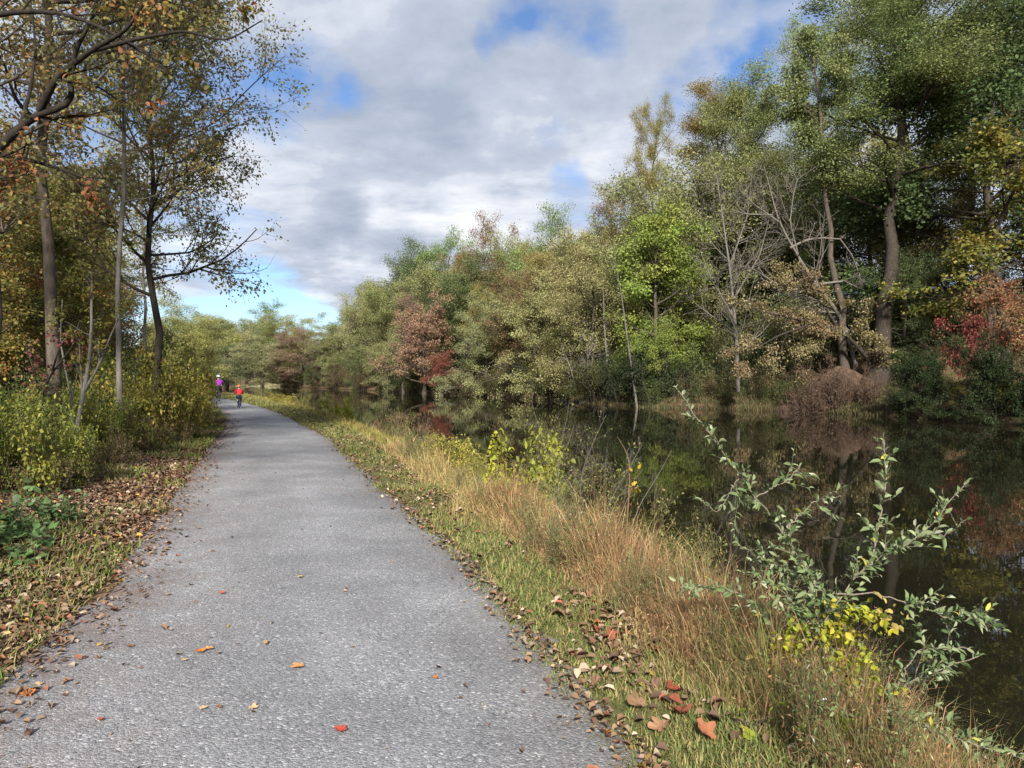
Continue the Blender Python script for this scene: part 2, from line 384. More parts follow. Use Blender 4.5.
# ------------------------------------------------------------------ ground
def ground():
    Y = np.concatenate([np.arange(-60, 0, 4), np.arange(0, 30, .3), np.arange(30, 80, 1.2), np.arange(80, 264, 3.5), np.arange(264, 520, 16), [560, 640, 760, 900]])
    lo = np.array([640, 500, 350, 180, 110, 80, 60, 48, 38, 30, 24, 19, 15, 12, 10, 8.2, 6.8, 5.6, 4.7, 4, 3.4, 2.9, 2.5, 2.1, 1.75, 1.4, 1.1, .8, .55, .3, .12])
    fo = np.array([.12, .3, .5, .8, 1.2, 1.7, 2.3, 3, 4, 5, 6.5, 8, 10, 12, 15, 18, 22, 27, 33, 40, 50, 65, 90, 140, 220, 330, 480, 640])
    rows = []; zone = []
    for y in Y:
        pl, pr, wn, wf = PL(y), PR(y), WN(y), WF(y)
        u = np.linspace(0, 1, 22)[1:]
        rows.append(np.concatenate([pl - lo, np.linspace(pl, pr, 9), pr + (wn - pr) * u, wn + (wf - wn) * np.array([.03, .08, .2, .4, .6, .8, .92, .97]), wf + np.concatenate([[0], fo])]))
    X = np.array(rows); YY = np.repeat(Y[:, None], X.shape[1], 1)
    Z = gz(X, YY); n, m = X.shape
    V = np.stack([X, YY, Z], -1).reshape(-1, 3)
    q = (np.arange(n - 1)[:, None] * m + np.arange(m - 1)[None]).reshape(-1, 1)
    Q = q + np.array([[0, 1, m + 1, m]])
    verge = ((X > PR(YY) - .1) & (X < WN(YY) + 1) & (YY < 230)).astype(float)
    wet_shade = np.clip(1 - (Z - WATER) / .35, 0, 1)  # wet soil at the waterline, with the undercut bank's shade painted in
    t = np.stack([verge, wet_shade, np.zeros_like(verge)], -1).reshape(-1, 3)
    return build_mesh('ground', V, Q, None, t, smooth=True)
def ground_material():
    m, t, N, L = nt('soil_and_leaf_floor')
    g = N.new('ShaderNodeNewGeometry'); P = g.outputs['Position']
    at = node(N, 'ShaderNodeAttribute', attribute_name='tint'); sp = N.new('ShaderNodeSeparateColor'); L.new(at.outputs['Color'], sp.inputs[0])
    nb, nm, nf = noise(N, L, P, .9, 4), noise(N, L, P, 6, 5, .6), noise(N, L, P, 45, 4, .6)
    vo = node(N, 'ShaderNodeTexVoronoi'); vo.inputs['Scale'].default_value = 18; L.new(P, vo.inputs['Vector'])
    vs_ = N.new('ShaderNodeSeparateColor'); L.new(vo.outputs['Color'], vs_.inputs[0])
    lit = ramp(N, L, vs_.outputs[0], [(0, (.075, .045, .026)), (.3, (.15, .085, .045)), (.6, (.21, .135, .08)), (.85, (.10, .065, .04)), (1, (.26, .19, .12))])
    lit = mixc(N, L, mathn(N, L, 'MULTIPLY', nf, .6), lit, (.06, .045, .028))
    lit = mixc(N, L, ramp(N, L, nb, [(.48, (0, 0, 0)), (.62, (.7, .7, .7))]), lit, (.075, .085, .03))
    ver = ramp(N, L, nm, [(.3, (.085, .075, .035)), (.5, (.13, .14, .045)), (.7, (.16, .12, .06))])
    ver = mixc(N, L, nf, ver, (.07, .06, .03))
    c = mixc(N, L, sp.outputs[0], lit, ver)
    c = mixc(N, L, sp.outputs[1], c, (.035, .028, .018))
    b = N.new('ShaderNodeBsdfPrincipled'); L.new(c, b.inputs['Base Color']); b.inputs['Roughness'].default_value = .95; b.inputs['Specular IOR Level'].default_value = .1
    bp = N.new('ShaderNodeBump'); bp.inputs['Strength'].default_value = .8; bp.inputs['Distance'].default_value = .04; L.new(vs_.outputs[1], bp.inputs['Height']); L.new(bp.outputs[0], b.inputs['Normal'])
    o = N.new('ShaderNodeOutputMaterial'); L.new(b.outputs[0], o.inputs[0]); return m
kind(link('ground', ground(), mat=ground_material()), 'structure')

def gravel_path():
    Y = np.concatenate([np.arange(-20, 1.5, .5), np.arange(1.5, 14, .04), np.arange(14, 30, .12), np.arange(30, 60, .4), np.arange(60, 230, 3)])
    rng = R(5); n = len(Y)
    jl = (vnoise(Y * 0, Y, .8, 11) - .5) * .28 + (vnoise(Y * 0, Y, .22, 12) - .5) * .14 + (vnoise(Y * 0, Y, .09, 16) - .5) * .07
    jr = (vnoise(Y * 0, Y, .7, 13) - .5) * .20 + (vnoise(Y * 0, Y, .2, 14) - .5) * .14 + (vnoise(Y * 0, Y, .08, 15) - .5) * .10
    a, b = PL(Y) - .05 + jl, PR(Y) + .02 + .15 * np.interp(Y, [0, 5, 12], [1, .7, 0]) + jr
    u = np.concatenate([[0, .01], np.linspace(.06, .94, 21), [.99, 1]])
    X = a[:, None] + (b - a)[:, None] * u; YY = np.repeat(Y[:, None], len(u), 1)
    Z = .008 + .03 * np.sin(math.pi * u)[None] * np.ones((n, 1)) + (vnoise(X, YY, 1.1, 21) - .5) * .012
    Z[:, 0] = Z[:, -1] = .003
    Z = Z + np.maximum(gz(X, YY), 0) * (X < PL(YY)) * 1.0
    t = np.stack([np.minimum(X - a[:, None], 9) / 3, (b[:, None] - X) / 3, X * 0], -1)
    m = len(u); q = (np.arange(n - 1)[:, None] * m + np.arange(m - 1)[None]).reshape(-1, 1) + np.array([[0, 1, m + 1, m]])
    return build_mesh('gravel_path', np.stack([X, YY, Z], -1).reshape(-1, 3), q, None, t.reshape(-1, 3), smooth=True)
def gravel_material():
    m, t, N, L = nt('crushed_stone')
    g = N.new('ShaderNodeNewGeometry'); P = g.outputs['Position']
    at = node(N, 'ShaderNodeAttribute', attribute_name='tint'); sp = N.new('ShaderNodeSeparateColor'); L.new(at.outputs['Color'], sp.inputs[0])
    def vor(s):
        v = node(N, 'ShaderNodeTexVoronoi'); v.inputs['Scale'].default_value = s; L.new(P, v.inputs['Vector'])
        q = N.new('ShaderNodeSeparateColor'); L.new(v.outputs['Color'], q.inputs[0]); return v, q
    v1, q1 = vor(78); v2, q2 = vor(210)
    stones = ramp(N, L, q1.outputs[0], [(0, (.115, .118, .127)), (.35, (.19, .194, .207)), (.7, (.26, .265, .28)), (.9, (.34, .345, .36)), (1, (.52, .52, .52))])
    fine = ramp(N, L, q2.outputs[0], [(0, (.135, .138, .147)), (.5, (.225, .23, .243)), (1, (.36, .364, .37))])
    big = noise(N, L, P, 1.3, 4); bigger = noise(N, L, P, .35, 3); midn = noise(N, L, P, 9, 4)
    c = mixc(N, L, mathn(N, L, 'GREATER_THAN', q1.outputs[1], .45), fine, stones)
    c = mixc(N, L, ramp(N, L, midn, [(.4, (.3, .3, .3)), (.65, (0, 0, 0))]), c, (.215, .219, .232))
    c = mixc(N, L, 1.0, c, ramp(N, L, big, [(.3, (.78, .78, .79)), (.7, (1.12, 1.12, 1.13))]), 'MULTIPLY')
    c = mixc(N, L, 1.0, c, ramp(N, L, bigger, [(.35, (.85, .845, .85)), (.65, (1.08, 1.08, 1.08))]), 'MULTIPLY')
    trk = ramp(N, L, sp.outputs[0], [(.10, (.93, .92, .91)), (.24, (1.07, 1.07, 1.07)), (.36, (.96, .955, .95)), (.48, (1.0, 1.0, 1.0)), (.62, (1.08, 1.08, 1.085)), (.80, (.97, .97, .97)), (.95, (.88, .87, .85))])
    c = mixc(N, L, 1.0, c, trk, 'MULTIPLY')
    c = mixc(N, L, mathn(N, L, 'MULTIPLY', ramp(N, L, noise(N, L, P, .8, 7, .72), [(.52, (0, 0, 0)), (.68, (1, 1, 1))]), .12), c, (.16, .135, .115))
    # crumbled leaf and needle dust gathers along both borders
    edge = mathn(N, L, 'MULTIPLY', ramp(N, L, sp.outputs[0], [(0, (.9, .9, .9)), (.08, (.5, .5, .5)), (.2, (.18, .18, .18)), (.4, (0, 0, 0))]), ramp(N, L, noise(N, L, P, 3.2, 6, .7), [(.38, (0, 0, 0)), (.6, (1, 1, 1))]))
    c = mixc(N, L, edge, c, (.17, .11, .085))
    edge2 = mathn(N, L, 'MULTIPLY', ramp(N, L, sp.outputs[1], [(0, (.8, .8, .8)), (.05, (.3, .3, .3)), (.12, (0, 0, 0))]), ramp(N, L, noise(N, L, P, 5, 6, .7), [(.4, (0, 0, 0)), (.6, (1, 1, 1))]))
    c = mixc(N, L, edge2, c, (.13, .095, .06))
    b = N.new('ShaderNodeBsdfPrincipled'); L.new(c, b.inputs['Base Color']); b.inputs['Roughness'].default_value = .9; b.inputs['Specular IOR Level'].default_value = .2
    h = mathn(N, L, 'ADD', mathn(N, L, 'MULTIPLY', v1.outputs[0], -1.0), mathn(N, L, 'MULTIPLY', v2.outputs[0], -.6))
    h = mathn(N, L, 'ADD', h, mathn(N, L, 'MULTIPLY', big, .8))
    bp = N.new('ShaderNodeBump'); bp.inputs['Strength'].default_value = .7; bp.inputs['Distance'].default_value = .012; L.new(h, bp.inputs['Height']); L.new(bp.outputs[0], b.inputs['Normal'])
    o = N.new('ShaderNodeOutputMaterial'); L.new(b.outputs[0], o.inputs[0]); return m
kind(link('gravel_path', gravel_path(), mat=gravel_material()), 'structure')

def water():
    Y = np.concatenate([np.arange(-60, 230, 2.0)])
    X = np.stack([WN(Y) - 1.2, WN(Y) * .5 + WF(Y) * .5, WF(Y) + 2.5], -1)
    V = np.stack([X, np.repeat(Y[:, None], 3, 1), np.full(X.shape, WATER)], -1).reshape(-1, 3)
    q = (np.arange(len(Y) - 1)[:, None] * 3 + np.arange(2)[None]).reshape(-1, 1) + np.array([[0, 1, 4, 3]])
    return build_mesh('water', V, q)
def water_material():
    m, t, N, L = nt('still_dark_water')
    g = N.new('ShaderNodeNewGeometry'); mp = N.new('ShaderNodeMapping'); mp.inputs['Rotation'].default_value = (0, 0, .4); mp.inputs['Scale'].default_value = (1, 1.6, 1); L.new(g.outputs['Position'], mp.inputs[0])
    a = noise(N, L, mp.outputs[0], 1.4, 3, .5, .3); b_ = noise(N, L, mp.outputs[0], .25, 2)
    h = mathn(N, L, 'ADD', mathn(N, L, 'MULTIPLY', a, .5), mathn(N, L, 'MULTIPLY', b_, 1.2))
    bp = N.new('ShaderNodeBump'); bp.inputs['Strength'].default_value = .035; bp.inputs['Distance'].default_value = .05; L.new(h, bp.inputs['Height'])
    b = N.new('ShaderNodeBsdfPrincipled')
    L.new(mixc(N, L, b_, (.006, .007, .004), (.014, .012, .007)), b.inputs['Base Color'])
    b.inputs['Roughness'].default_value = .012; b.inputs['IOR'].default_value = 1.333; L.new(bp.outputs[0], b.inputs['Normal'])
    o = N.new('ShaderNodeOutputMaterial'); L.new(b.outputs[0], o.inputs[0]); return m
kind(link('water', water(), mat=water_material()), 'structure')

# ------------------------------------------------------------------ tree kinds
T = {}
T['oak'] = make_tree(1, 15, .28, 5.6, .05, 30, 7, 5, 'round', 46000, .155, .40, a_hi=1.05, clump=1.2)
T['oak2'] = make_tree(2, 15, .28, 5.4, .07, 28, 8, 5, 'dome', 46000, .15, .38, a_hi=1.1, clump=1.3)
T['oak3'] = make_tree(3, 15, .24, 5.0, .05, 30, 7, 5, 'tall', 46000, .15, .42, a_hi=1.0, clump=1.3)
T['tall'] = make_tree(4, 30, .50, 6.8, .16, 26, 8, 6, 'tall', 80000, .155, .5, a_hi=.75, wander=.09, clump=1.6, bark=BARK, lf2=.6)
T['tall2'] = make_tree(5, 30, .45, 6.4, .2, 26, 8, 6, 'vase', 76000, .155, .5, wander=.10, a_hi=.75, clump=1.7, bark=BARK, lf2=.6)
T['airy'] = make_tree(6, 20, .24, 4.2, .2, 26, 7, 5, 'tall', 14000, .17, .5, wander=.06, clump=1.3, bark=BARKG, l3geo=True, min_r=.012)
T['droop'] = make_tree(7, 12, .28, 6.2, .06, 30, 8, 5, 'dome', 34000, .17, .30, a_lo=1.5, a_hi=.5, trop=.5, droop=.35, clump=1.2)
T['low'] = make_tree(8, 7, .14, 4.0, .05, 26, 7, 5, 'dome', 20000, .14, .24, a_lo=1.5, a_hi=.6, droop=.22, wander=.09)
T['bare'] = make_tree(9, 16, .26, 6.0, .18, 20, 7, 6, 'vase', 1400, .14, .2, wander=.12, l3geo=True, bark=BARKG, min_r=.016, lf2=.6)
T['hemlock'] = make_tree(10, 17, .3, 4.8, .08, 40, 7, 5, 'cone', 26000, .2, .2, a_lo=1.6, a_hi=1.1, trop=-.1, droop=.12, leaf_w=.2, bark=BARKD)
T['bright'] = make_tree(11, 15, .26, 4.2, .10, 24, 8, 5, 'round', 24000, .22, .34, a_lo=1.4, droop=.12, clump=2.6)
T['rust'] = make_tree(12, 10, .2, 4.6, .08, 26, 7, 5, 'dome', 22000, .17, .26, droop=.1, clump=1.3)
T['brush'] = make_bush(13, 3.0, 4.0, 18, 7000, .15, spread=.22)
T['brush2'] = make_bush(14, 2.6, 3.6, 16, 6500, .14, spread=.2, lean=.8)
T['whitebare'] = make_bush(15, 4.2, 3.4, 9, 0, bark=BARKP, lean=.9, n2=8, n3=6, min_r=.014, trop=.1)
T['snag'] = make_tree(16, 10, .11, 1.3, .25, 12, 4, 3, 'cone', 0, wander=.05, bark=BARKP, min_r=.008)
OLIVE, PALEOL, YELG, GREEN, DARKG, RUST, BROWN, TAN, GOLD, RED = (.155, .16, .07), (.205, .205, .10), (.225, .215, .068), (.12, .165, .058), (.075, .10, .05), (.235, .13, .085), (.17, .125, .085), (.225, .185, .105), (.26, .20, .06), (.19, .05, .045)
BRIGHT = (.14, .172, .04)

def tree(kind_, pxc, Y, top, width, col, label, name='tree', group=None, seed=None, rz=None, base=None):
    X = px(pxc, Y); z = g1(X, Y); z = max(z, WATER)
    H = pz(top, Y) - z
    return put(T[kind_], name, label, X, Y, H, width / F * Y * (1.6 if kind_.startswith('oak') else 1.15), tuple(min(.3, c * 1.5) for c in col), rz, group, z=z)

# --- far end of the water
far = [
 ('oak', 190, 105, 302, 60, YELG, 'yellow-green tree behind the goldenrod thicket where the path bends away'),
 ('oak3', 206, 150, 316, 44, OLIVE, 'olive tree between the yellow-green bend tree and the dark hemlock'),
 ('hemlock', 226, 190, 326, 52, DARKG, 'dark green hemlock at the far end of the river', 'hemlock_tree'),
 ('low', 214, 168, 358, 34, (.10, .115, .06), 'low grey-green tree with pale limb in front of the dark hemlock'),
 ('airy', 268, 236, 303, 46, GREEN, 'tallest thin crowned green tree at the far end of the river'),
 ('oak', 262, 178, 334, 46, PALEOL, 'pale olive tree with light trunk above the pale far bank'),
 ('oak2', 284, 215, 316, 40, YELG, 'yellowish round tree beside the thin crowned far tree'),
 ('oak2', 246, 205, 318, 40, OLIVE, 'olive round tree right beside the dark hemlock'),
 ('oak3', 305, 176, 330, 42, BROWN, 'purplish brown tree at the corner of the far bank'),
 ('hemlock', 322, 164, 340, 34, (.06, .075, .034), 'small dark conifer overhanging the water at the far corner', 'conifer_tree'),
 ('low', 338, 156, 352, 38, OLIVE, 'low olive tree beside the small dark conifer'),
]
for a in far: tree(*a[:7], name=(a[7] if len(a) > 7 else 'tree'))
# --- far bank, one by one along the water and up the slope
bank = [
 ('oak', 345, 165, 312, 48, OLIVE, 'olive tree on the slope above the small dark conifer'),
 ('oak2', 368, 150, 290, 46, PALEOL, 'pale olive ridge tree at the low left end of the wooded slope'),
 ('oak', 392, 148, 264, 54, OLIVE, 'olive ridge tree left of the red-tipped ridge tree'),
 ('oak3', 420, 140, 246, 48, DARKG, 'dark green ridge tree above the red maple'),
 ('oak2', 446, 138, 240, 50, GREEN, 'green ridge tree between the dark green and the rusty ridge trees'),
 ('oak', 484, 132, 226, 54, (.135, .09, .04), 'rusty brown ridge tree with a red tinge above the pale dome tree'),
 ('oak2', 512, 126, 240, 44, OLIVE, 'olive ridge tree just left of the round green ridge tree'),
 ('oak', 556, 116, 219, 72, GREEN, 'round green ridge tree standing up against the white cloud'),
 ('oak3', 470, 118, 268, 60, (.10, .12, .05), 'grey-green tree on the slope behind the pale dome tree'),
 ('rust', 424, 112, 300, 74, RUST, 'rust red maple at the water edge', 'red_maple'),
 ('rust', 440, 108, 352, 34, (.15, .058, .042), 'small crimson tree low at the water beside the rust maple', 'red_maple'),
 ('airy', 404, 122, 296, 44, (.15, .10, .075), 'thin pinkish brown tree just left of the rust maple'),
 ('low', 388, 124, 342, 44, OLIVE, 'low olive tree at the waterline left of the rust maple'),
 ('low', 362, 140, 346, 40, (.075, .09, .035), 'dark olive low tree at the waterline before the rust maple'),
 ('droop', 486, 100, 296, 78, (.155, .165, .08), 'grey-green drooping tree touching the water beside the rust maple'),
 ('droop', 533, 88, 276, 118, (.22, .215, .085), 'big pale yellow-green dome shaped tree hanging over the water'),
 ('low', 556, 84, 338, 62, (.20, .20, .065), 'yellow-green low bough tree drooping to the water below the dome tree'),
 ('oak', 596, 92, 246, 66, (.115, .095, .05), 'brownish olive tree behind the white bare bush'),
 ('airy', 606, 82, 190, 56, (.15, .105, .05), 'tall thin tree with orange-brown tip rising above the slope'),
 ('oak3', 596, 80, 292, 54, (.10, .095, .05), 'dull olive tree between the dome tree and the bright green tree'),
 ('airy', 640, 84, 176, 56, (.155, .125, .06), 'tall airy tan tree behind the bright green tree'),
 ('bright', 662, 66, 212, 80, BRIGHT, 'bright green tree standing at the water, lightest green on the far bank', 'bright_green_tree'),
 ('low', 668, 63, 322, 66, (.135, .165, .04), 'bright green low sapling clump under the bright green tree'),
 ('tall', 664, 80, 106, 58, (.15, .135, .045), 'narrow yellow-olive tree with its top alone against the sky'),
 ('tall2', 712, 82, 92, 78, (.155, .115, .045), 'tall tree with golden brown top left of the great green oak'),
 ('tall2', 745, 74, 72, 84, (.15, .165, .065), 'tall olive oak left shoulder of the great green oak'),
 ('oak3', 706, 78, 190, 66, (.095, .105, .045), 'olive tree filling behind the grey bare tree'),
 ('oak2', 748, 77, 184, 70, (.075, .095, .038), 'dark olive tree right behind the leaning grey bare tree'),
 ('tall', 800, 70, 28, 96, (.14, .175, .065), 'tall green oak between the shoulder oak and the great oak'),
 ('tall', 962, 66, -70, 130, (.125, .15, .065), 'tall dark oak reaching out of view behind the yellow maple'),
 ('tall2', 1035, 58, -90, 120, (.12, .145, .062), 'tall dark oak beside the burgundy maple, cut by the picture edge'),
 ('tall2', 905, 82, -30, 100, (.14, .155, .06), 'tall olive oak far up the slope behind the great oak'),
 ('oak2', 925, 62, 182, 84, (.085, .075, .034), 'brown-olive tree standing between the great oak and the yellow maple'),
 ('oak3', 905, 57, 258, 60, (.06, .08, .034), 'dark understorey tree right behind the evergreen rhododendron'),
]
for a in bank: tree(*a[:7], name=(a[7] if len(a) > 7 else 'tree'))

# skylines that the wood behind may not rise above
SKY = np.array([(-400, 60), (0, 110), (60, 130), (110, 165), (160, 215), (180, 300), (230, 314), (265, 310), (300, 328), (340, 308), (370, 286), (385, 268), (420, 250), (480, 236), (520, 246), (575, 226), (600, 215), (640, 196), (690, 160), (720, 125), (770, 80), (800, 60), (850, 10), (1024, -80), (1500, -80)], float)
rng = R(77); placed = [(o.location.x, o.location.y) for o in COL.objects if o.type == 'EMPTY']
classes = [('olive green tree in the thick wood up the far slope', OLIVE, 'olive trees in the far wood'), ('dark green tree in the thick wood up the far slope', (.055, .075, .03), 'dark green trees in the far wood'),
           ('yellowish tree in the thick wood up the far slope', (.15, .14, .045), 'yellowish trees in the far wood'), ('brownish tree in the thick wood up the far slope', (.125, .088, .045), 'brownish trees in the far wood')]
cnt = 0
for k in range(6000):
    Y = 38 + 190 * rng.random() ** 1.3; d = rng.choice([3.5, 7, 11, 16, 22, 29]) + rng.normal(0, 1); X = float(WF(Y)) + d
    if Y > 222: continue
    p = 512 + X / Y * F
    if not 250 < p < 1130 or (680 < p < 960 and Y < 70) or (p >= 960 and Y < 54): continue
    if any((X - a) ** 2 + (Y - b) ** 2 < (3.6 + .02 * Y) ** 2 for a, b in placed): continue
    z = g1(X, Y); cap = pz(np.interp(p, SKY[:, 0], SKY[:, 1]) + 3 + rng.random() * 34, Y) - z
    if cap < 6: continue
    H = min(rng.uniform(13, 22) + (5 if p > 700 else 0), cap)
    i = rng.choice(4, p=[.4, .25, .2, .15]); lab, c, gp = classes[i]
    c = tuple(np.array(c) * 1.5 * rng.uniform(.85, 1.2) * rng.uniform(.93, 1.07, 3))
    put(T[rng.choice(['oak', 'oak2', 'oak3'])], 'tree', lab, X, Y, H, H * rng.uniform(.65, .9), c, group=gp); placed.append((X, Y)); cnt += 1
    if cnt >= 120: break
# end-of-river and path-bend wood
for k in range(3000):
    Y = 90 + 190 * rng.random(); p = rng.uniform(150, 300); X = px(p, Y)
    if not (X < PL(Y) - 5 or Y > 234): continue
    if any((X - a) ** 2 + (Y - b) ** 2 < 64 for a, b in placed): continue
    cap = pz(np.interp(p, SKY[:, 0], SKY[:, 1]) + 5 + rng.random() * 18, Y) - g1(X, Y)
    if cap < 6: continue
    c = tuple(np.array([OLIVE, GREEN, YELG, PALEOL][rng.integers(4)]) * rng.uniform(.8, 1.15))
    put(T[rng.choice(['oak', 'oak2', 'oak3'])], 'tree', 'hazy green tree in the wood closing the far end of the river', X, Y, min(rng.uniform(12, 19), cap), 10, c, group='trees closing the far end of the river'); placed.append((X, Y)); cnt += 1
    if cnt >= 150: break

# --- bushes along the far waterline
bushes = []
for Y in list(np.arange(62, 120, 3.6)) + list(np.arange(120, 215, 5.5)):
    Y = Y + rng.normal(0, .8); X = float(WF(Y)) + rng.uniform(-.3, 1.6)
    i = rng.choice(3, p=[.45, .3, .25])
    lab, c, gp = [('olive bush overhanging the far waterline', (.085, .09, .035), 'olive bushes along the far waterline'), ('dark green bush overhanging the far waterline', (.04, .055, .024), 'dark green bushes along the far waterline'),
                  ('brownish bush overhanging the far waterline', (.13, .10, .055), 'brownish bushes along the far waterline')][i]
    put(T[['brush', 'brush2'][int(rng.integers(2))]], 'bush', lab, X, Y, rng.uniform(2.0, 4.2), rng.uniform(4, 7), c, group=gp, cat='bush', bush=True, z=max(g1(X, Y), WATER))
for pxc, Y, top, w_, c, lab in [
    (693, 62, 372, 44, (.12, .125, .04), 'olive bush on the low grassy point beside the leaning snag'), (742, 61, 366, 54, (.13, .11, .06), 'tan-olive bush in the middle of the grassy point'),
    (776, 60, 380, 40, (.12, .14, .03), 'yellow-green bush just left of the bare earth mound'), (716, 66, 346, 70, (.06, .085, .03), 'dark green bush behind the grassy point'),
    (640, 65, 378, 40, (.15, .15, .05), 'yellowish bush at the foot of the bright green tree'), (820, 63, 352, 60, (.04, .05, .024), 'dark bush in the hollow under the tan leaved tree'),
    (610, 74, 382, 40, (.07, .07, .035), 'dull low bush beside the white bare bush'), (958, 45.5, 386, 30, (.19, .17, .035), 'yellow leaved bush between the two rhododendrons'),
    (1015, 40, 378, 40, (.17, .16, .04), 'yellow-green bush hanging into the water past the rhododendrons')]:
    X = px(pxc, Y); z = max(g1(X, Y), WATER); put(T['brush'], 'bush', lab, X, Y, pz(top, Y) - z, w_ / F * Y, c, cat='bush', bush=True, z=z)

rng = R(87)
for k in range(11):
    p_ = 648 + 15 * k + rng.normal(0, 4); Y = 61.5 - 8.5 * max(0, (p_ - 690) / 150) + rng.uniform(-.5, 1.5); X = px(p_, Y)
    put(T['brush2'], 'bush', 'low green bush with its feet in the water along the grassy point', X, Y, rng.uniform(1.2, 2.4), rng.uniform(3, 4.5), [(.13, .14, .055), (.09, .11, .045), (.16, .13, .07)][k % 3], cat='bush', bush=True, group='low bushes along the grassy point', z=WATER)
rng = R(88)
for k in range(16):
    p_ = 690 + 21 * k + rng.normal(0, 6); Y = rng.uniform(60, 76); X = px(p_, Y); i = int(rng.integers(2))
    put(T[['brush', 'brush2'][i]], 'bush', ['olive understorey bush in the dim wood behind the tan leaved tree', 'dull green understorey bush in the dim wood behind the tan leaved tree'][i], X, Y, rng.uniform(3, 5.5), rng.uniform(5, 8), [(.16, .15, .065), (.11, .13, .055)][i], cat='bush', bush=True, group=['olive understorey bushes', 'dull green understorey bushes'][i])
# --- evergreen rhododendrons, the low maples and the yellow maple at the right
T['rhodo'] = make_tree(21, 4.6, .10, 3.6, .02, 40, 8, 5, 'dome', 26000, .19, .20, a_lo=1.6, a_hi=.8, droop=.12, leaf_w=.24, wander=.09, clump=1.5, flat=1.0, bark=BARKD)
for pxc, Y, top, w_, lab in [(920, 44.6, 352, 66, 'dark evergreen rhododendron beside the great oak trunk'), (996, 39.8, 346, 84, 'dark evergreen rhododendron under the burgundy maple'), (1066, 37, 340, 84, 'dark evergreen rhododendron cut by the picture edge')]:
    X = px(pxc, Y); z = max(g1(X, Y), WATER - .1); put(T['rhodo'], 'rhododendron', lab, X, Y, pz(top, Y) - z, w_ / F * Y, (.034, .05, .021), cat='bush', z=z)
T['redmaple'] = make_tree(22, 6.5, .10, 3.4, .30, 18, 6, 5, 'vase', 7000, .17, .24, wander=.12, a_lo=1.45, a_hi=.9, trop=.1, clump=2.2, palette=[((.25, .11, .06), 4), ((.22, .14, .07), 4), ((.20, .07, .05), 1), ((.24, .18, .09), 4)])
T['ruby'] = make_tree(23, 4.2, .07, 2.8, .3, 14, 6, 5, 'vase', 5500, .16, .22, wander=.12, a_lo=1.5, a_hi=1., trop=.05, clump=2, palette=[((.18, .045, .045), 6), ((.14, .05, .04), 4), ((.25, .10, .06), 3)])
tree('redmaple', 990, 46, 276, 80, RUST, 'rusty orange maple leaning above the rhododendrons', 'maple_tree')
tree('ruby', 972, 44, 318, 60, RED, 'burgundy red maple low over the dark rhododendron', 'maple_tree')
tree('redmaple', 1040, 42, 284, 80, RUST, 'orange-red maple cut by the picture edge', 'maple_tree')
T['ymaple'] = make_tree(24, 13, .22, 4.6, .22, 18, 7, 5, 'vase', 12000, .21, .26, wander=.12, a_lo=1.5, a_hi=.8, trop=.15, droop=.1, clump=2.6, bark=BARKD, palette=[((.20, .19, .05), 5), ((.13, .15, .04), 4), ((.27, .21, .05), 2)])
tree('ymaple', 1000, 52, 132, 150, YELG, 'yellow-green maple with dark limbs above the red maples', 'maple_tree')

